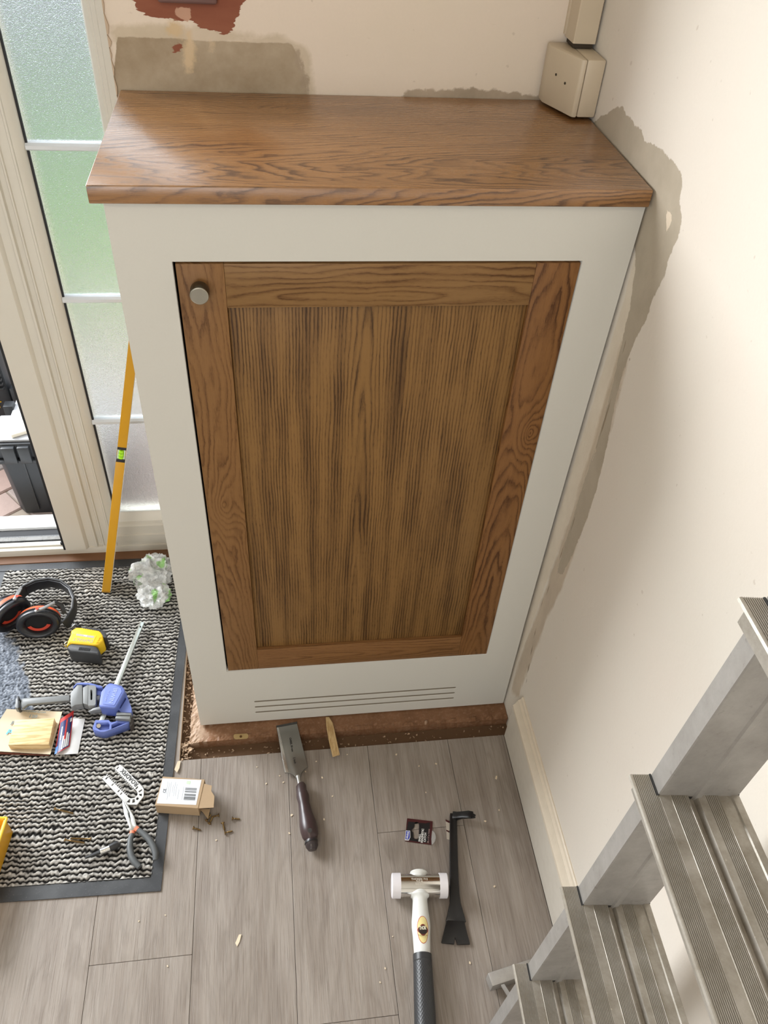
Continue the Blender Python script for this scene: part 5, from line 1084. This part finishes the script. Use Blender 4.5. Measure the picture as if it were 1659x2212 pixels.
for s_, y_, sz in (('THOREX 712', 860, .0054), ('712 R', 882, .0052), ('ENGLAND', 905, .0034)):
    z_ = 0.05
    while True:
        q = at(780+545/4.32, 1700+y_/4.32, z_); off_ = (q-ha) - hx*(q-ha).dot(hx)
        if off_.length < 0.02065 or z_ < 0.02: break
        z_ -= 0.0001
    N_ = off_.normalized(); Y_ = N_.cross(hx); o = text('lettering', s_, sz, flat('etch_light', (0.62, 0.58, 0.50), 0.5, 0.3), ml.o, (0,0,0), t=0.0001, bold=sz*.03)
    p_ = q - ml.b; o.matrix_local = Matrix(((hx.x, Y_.x, N_.x, p_.x), (hx.y, Y_.y, N_.y, p_.y), (hx.z, Y_.z, N_.z, p_.z), (0,0,0,1)))
ml.text('MADE IN UK', (577,1384), 0.0412, 0.0030, (640,1386), flat('badge_black', ()), org=O7)
# ================================================================== loose wood chips
chipm = flat('chip_wood', (0.72, 0.60, 0.44), 0.7, var=0.15); random.seed(21)
def chip(px, py, L_, W_, a, z, label, grp='pale wood chips scattered on the floor'):
    c0 = at(px, py, z+0.0006); t_ = 0.0008
    o = MB().prism([(-L_/2,-W_*.35),(-L_*.1,-W_/2),(L_/2,-W_*.2),(L_*.42,W_*.45),(-L_*.3,W_/2)], 0, t_).build('wood_chip', chipm, smooth=False); o.location = c0; o.rotation_euler = (random.uniform(-.08,.08), random.uniform(-.08,.08), a)
    tag(o, label, 'wood chip', grp)
for px, py, lb in [(555, 1657, 'tiny pale wood chip just left of the chisel blade'), (604, 1676, 'tiny pale wood chip touching the left shoulder of the chisel blade'), (575, 1693, 'tiny pale wood chip left of the chisel neck, lower of two'), (612, 1690, 'tiny pale wood chip right beside the chisel neck'), (683, 1645, 'tiny pale wood chip between the chisel blade and the wood sliver'), (696, 1680, 'tiny pale wood chip right of the chisel neck, below the wood sliver'), (718, 1720, 'tiny pale wood chip farthest below the wood sliver'), (750, 1630, "tiny pale wood chip just right of the wood sliver's lower end"), (660, 1667, 'tiny pale wood chip at the right shoulder of the chisel blade'), (905, 1655, 'tiny pale wood chip on the plank below the slab, above the black packet'), (856, 1630, 'tiny pale wood chip close to the slab edge, right of the wood sliver'), (942, 1650, 'tiny pale wood chip straight above the pry bar, near the slab'), (920, 1712, 'tiny pale wood chip midway between the slab and the black packet'), (1048, 1774, 'tiny pale wood chip just right of the pry bar claw'), (1078, 1750, 'tiny pale wood chip between the pry bar claw and the skirting'), (848, 2023, 'tiny pale wood chip left of the mallet handle, nearest the sticker'), (832, 2092, 'tiny pale wood chip left of the top of the mallet grip'), (821, 2122, 'tiny pale wood chip left of the mallet grip, lowest there'), (300, 1990, 'tiny pale wood chip on the plank just below the door mat corner'), (362, 2087, 'tiny pale wood chip just under the short cross joint at lower left'), (357, 1977, 'tiny pale wood chip below the mat corner, right one of two'), (625, 1800, "tiny pale wood chip left of the chisel handle's middle"), (467, 1815, 'tiny pale wood chip below the spilled short screws'), (1015, 2080, "tiny pale wood chip below the pry bar's flared blade"), (1068, 1915, "tiny pale wood chip right of the pry bar's middle, alone"), (700, 1770, 'tiny pale wood chip right of the chisel handle')]:
    s_ = random.uniform(0.0018, 0.0036); chip(px, py, s_*1.4, s_, random.uniform(0, 3), 0.0, lb)
chip(515, 2031, 0.021, 0.0065, R_(66), 0.0, 'largest pale wood chip, curved, alone on the vinyl left of the mallet', None)
chip(630, 1761, 0.0055, 0.0042, 0.4, 0.0, 'square pale wood chip left of the chisel handle', None)
chip(1072, 1680, 0.009, 0.004, 1.1, 0.0, 'forked pale wood chip on the vinyl near the skirting', None)
chip(384, 1656, 0.028, 0.009, R_(76), 0.0026, 'long curled wood shaving lying on the mat border at the slab corner', None)
# ================================================================== outside: tool boxes
tz = at(60, 1116, GZ)
tb = thing('tool_box', 'black plastic tool box with pale grey lid standing on the paving beyond the threshold', 'tool box', (-1.14, 0.83, GZ))
m_tb = flat('toolbox_black', (0.022, 0.024, 0.027), 0.45, var=0.3, nscale=20); m_tl = flat('toolbox_lid_grey', (0.33, 0.33, 0.34), 0.45)
YF = 0.83
def tbx(nm, x0, x1, y0, y1, z0, z1, m_, bev=0.004, tp_=0.0):
    b = tb.location; P_ = [(x0-b.x, y0-b.y), (x1-b.x, y0-b.y), (x1-b.x, y1-b.y), (x0-b.x, y1-b.y)]; cx = (x0+x1)/2-b.x; cy = (y0+y1)/2-b.y
    return MB().prism([(cx+(x-cx)*(1-tp_), cy+(y-cy)*(1-tp_)) for x, y in P_], z0-b.z, z1-b.z, P_).build(nm, m_, tb, bevel=bev)
xa, xb = -1.262, -0.96
zl = aty(40, 1003, YF-0.01).z; zt2 = aty(40, 958, YF).z
b = tb.location
prof = [(xa+.018, YF+.13), (xa, YF+.115), (xa, YF+.025), (xa+.022, YF), (xb-.02, YF), (xb, YF+.02), (xb, YF+.13)]
cx = (xa+xb)/2; cy = YF+.065
MB().prism([(cx+(x-cx)*.93-b.x, cy+(y-cy)*.90-b.y) for x, y in prof], 0.0, zl-GZ, [(x-b.x, y-b.y) for x, y in prof]).build('body', m_tb, tb, bevel=0.003)
tbx('rim', xa-.010, xb+.01, YF-.010, YF+.14, zl, zl+.012, m_tb, .003)
tbx('lid', xa-.002, xb, YF-.002, YF+.13, zl+.012, zt2, m_tb, .008)
tbx('latch', xa+.028, xa+.062, YF-.014, YF, zl+.004, zt2-.006, flat('latch_black', (0.03, 0.032, 0.035), 0.35), .002); tbx('latch', xa+.070, xa+.100, YF-.013, YF, zl+.004, zt2-.006, flat('latch_black', ()), .002)
tbx('lid_panel', xa+.004, xb, YF+.006, YF+.12, zt2, zt2+.008, m_tl, .003)
tbx('seam_groove', xa+.070, xa+.074, YF-.0015, YF+.01, GZ+.02, zl, black, 0)
tbx('yellow_mark', xa+.128, xa+.142, YF-.012, YF-.004, zl-.004, zl+.016, flat('mark_yellow', (0.85, 0.65, 0.05), 0.5), .001)
zo = zt2+.008
of = G('wood_offcut', 'pale timber offcut lying on top of the tool box outside', 'wood offcut', (-1.16, 0.88, zo))
of.poly('offcut', [(11,917),(56,905),(64,928),(24,940)], zo+.001, zo+.012, flat('fresh_timber', (0.80, 0.74, 0.62), 0.6), 0.001)
ob = thing('organiser_case', 'pale grey organiser case with black catches standing behind the black tool box', 'tool case', (-1.15, 1.09, GZ))
def obx(nm, x0, x1, y0, y1, z0, z1, m_, bev=0.004): b = ob.location; return MB().box(x0-b.x, x1-b.x, y0-b.y, y1-b.y, z0-b.z, z1-b.z).build(nm, m_, ob, bevel=bev)
lg = flat('case_pale', (0.58, 0.58, 0.60), 0.4)
obx('case', -1.262, -0.95, 0.990, 1.20, GZ, 0.092, m_tb); obx('lid', -1.255, -0.95, 0.985, 1.195, 0.092, 0.110, lg, .006); obx('lid_panel', -1.222, -0.97, 1.010, 1.17, 0.110, 0.121, lg, .008)
obx('catch', -1.279, -1.250, 1.035, 1.065, 0.04, 0.122, m_tb, .004); obx('catch', -1.279, -1.250, 1.125, 1.155, 0.04, 0.122, m_tb, .004)
MB().box(0,0.04,0,0.03,0,0.001).build('sticker', flat('sticker_yellow', (0.80, 0.74, 0.40), 0.5), ob).location = (-1.185+1.15, 1.06-1.09, 0.1212-GZ)
vb = thing('vented_tool_case', 'black vented power tool case with yellow letters at the left edge outside', 'tool case', (-1.42, 1.20, GZ))
def vbx(nm, x0, x1, y0, y1, z0, z1, m_, bev=0.004): b = vb.location; return MB().box(x0-b.x, x1-b.x, y0-b.y, y1-b.y, z0-b.z, z1-b.z).build(nm, m_, vb, bevel=bev)
vbx('case', -1.60, -1.285, 1.14, 1.55, GZ, 0.30, m_tb, .02)
for i in range(11): vbx('vent_slat', -1.42, -1.295, 1.128, 1.142, 0.115+i*.015, 0.1215+i*.015, black, .001)
vbx('trim_rail', -1.60, -1.283, 1.13, 1.56, 0.300, 0.312, flat('rail_grey', (0.25, 0.25, 0.26), 0.4), .003)
text('lettering', 'DeWALT', 0.034, flat('letter_yellow', (0.85, 0.50, 0.02), 0.5), vb, (-1.385+1.42, 1.138-1.20, 0.055-GZ), (R_(90), 0, 0), 0.001)
bpy.context.view_layer.update()
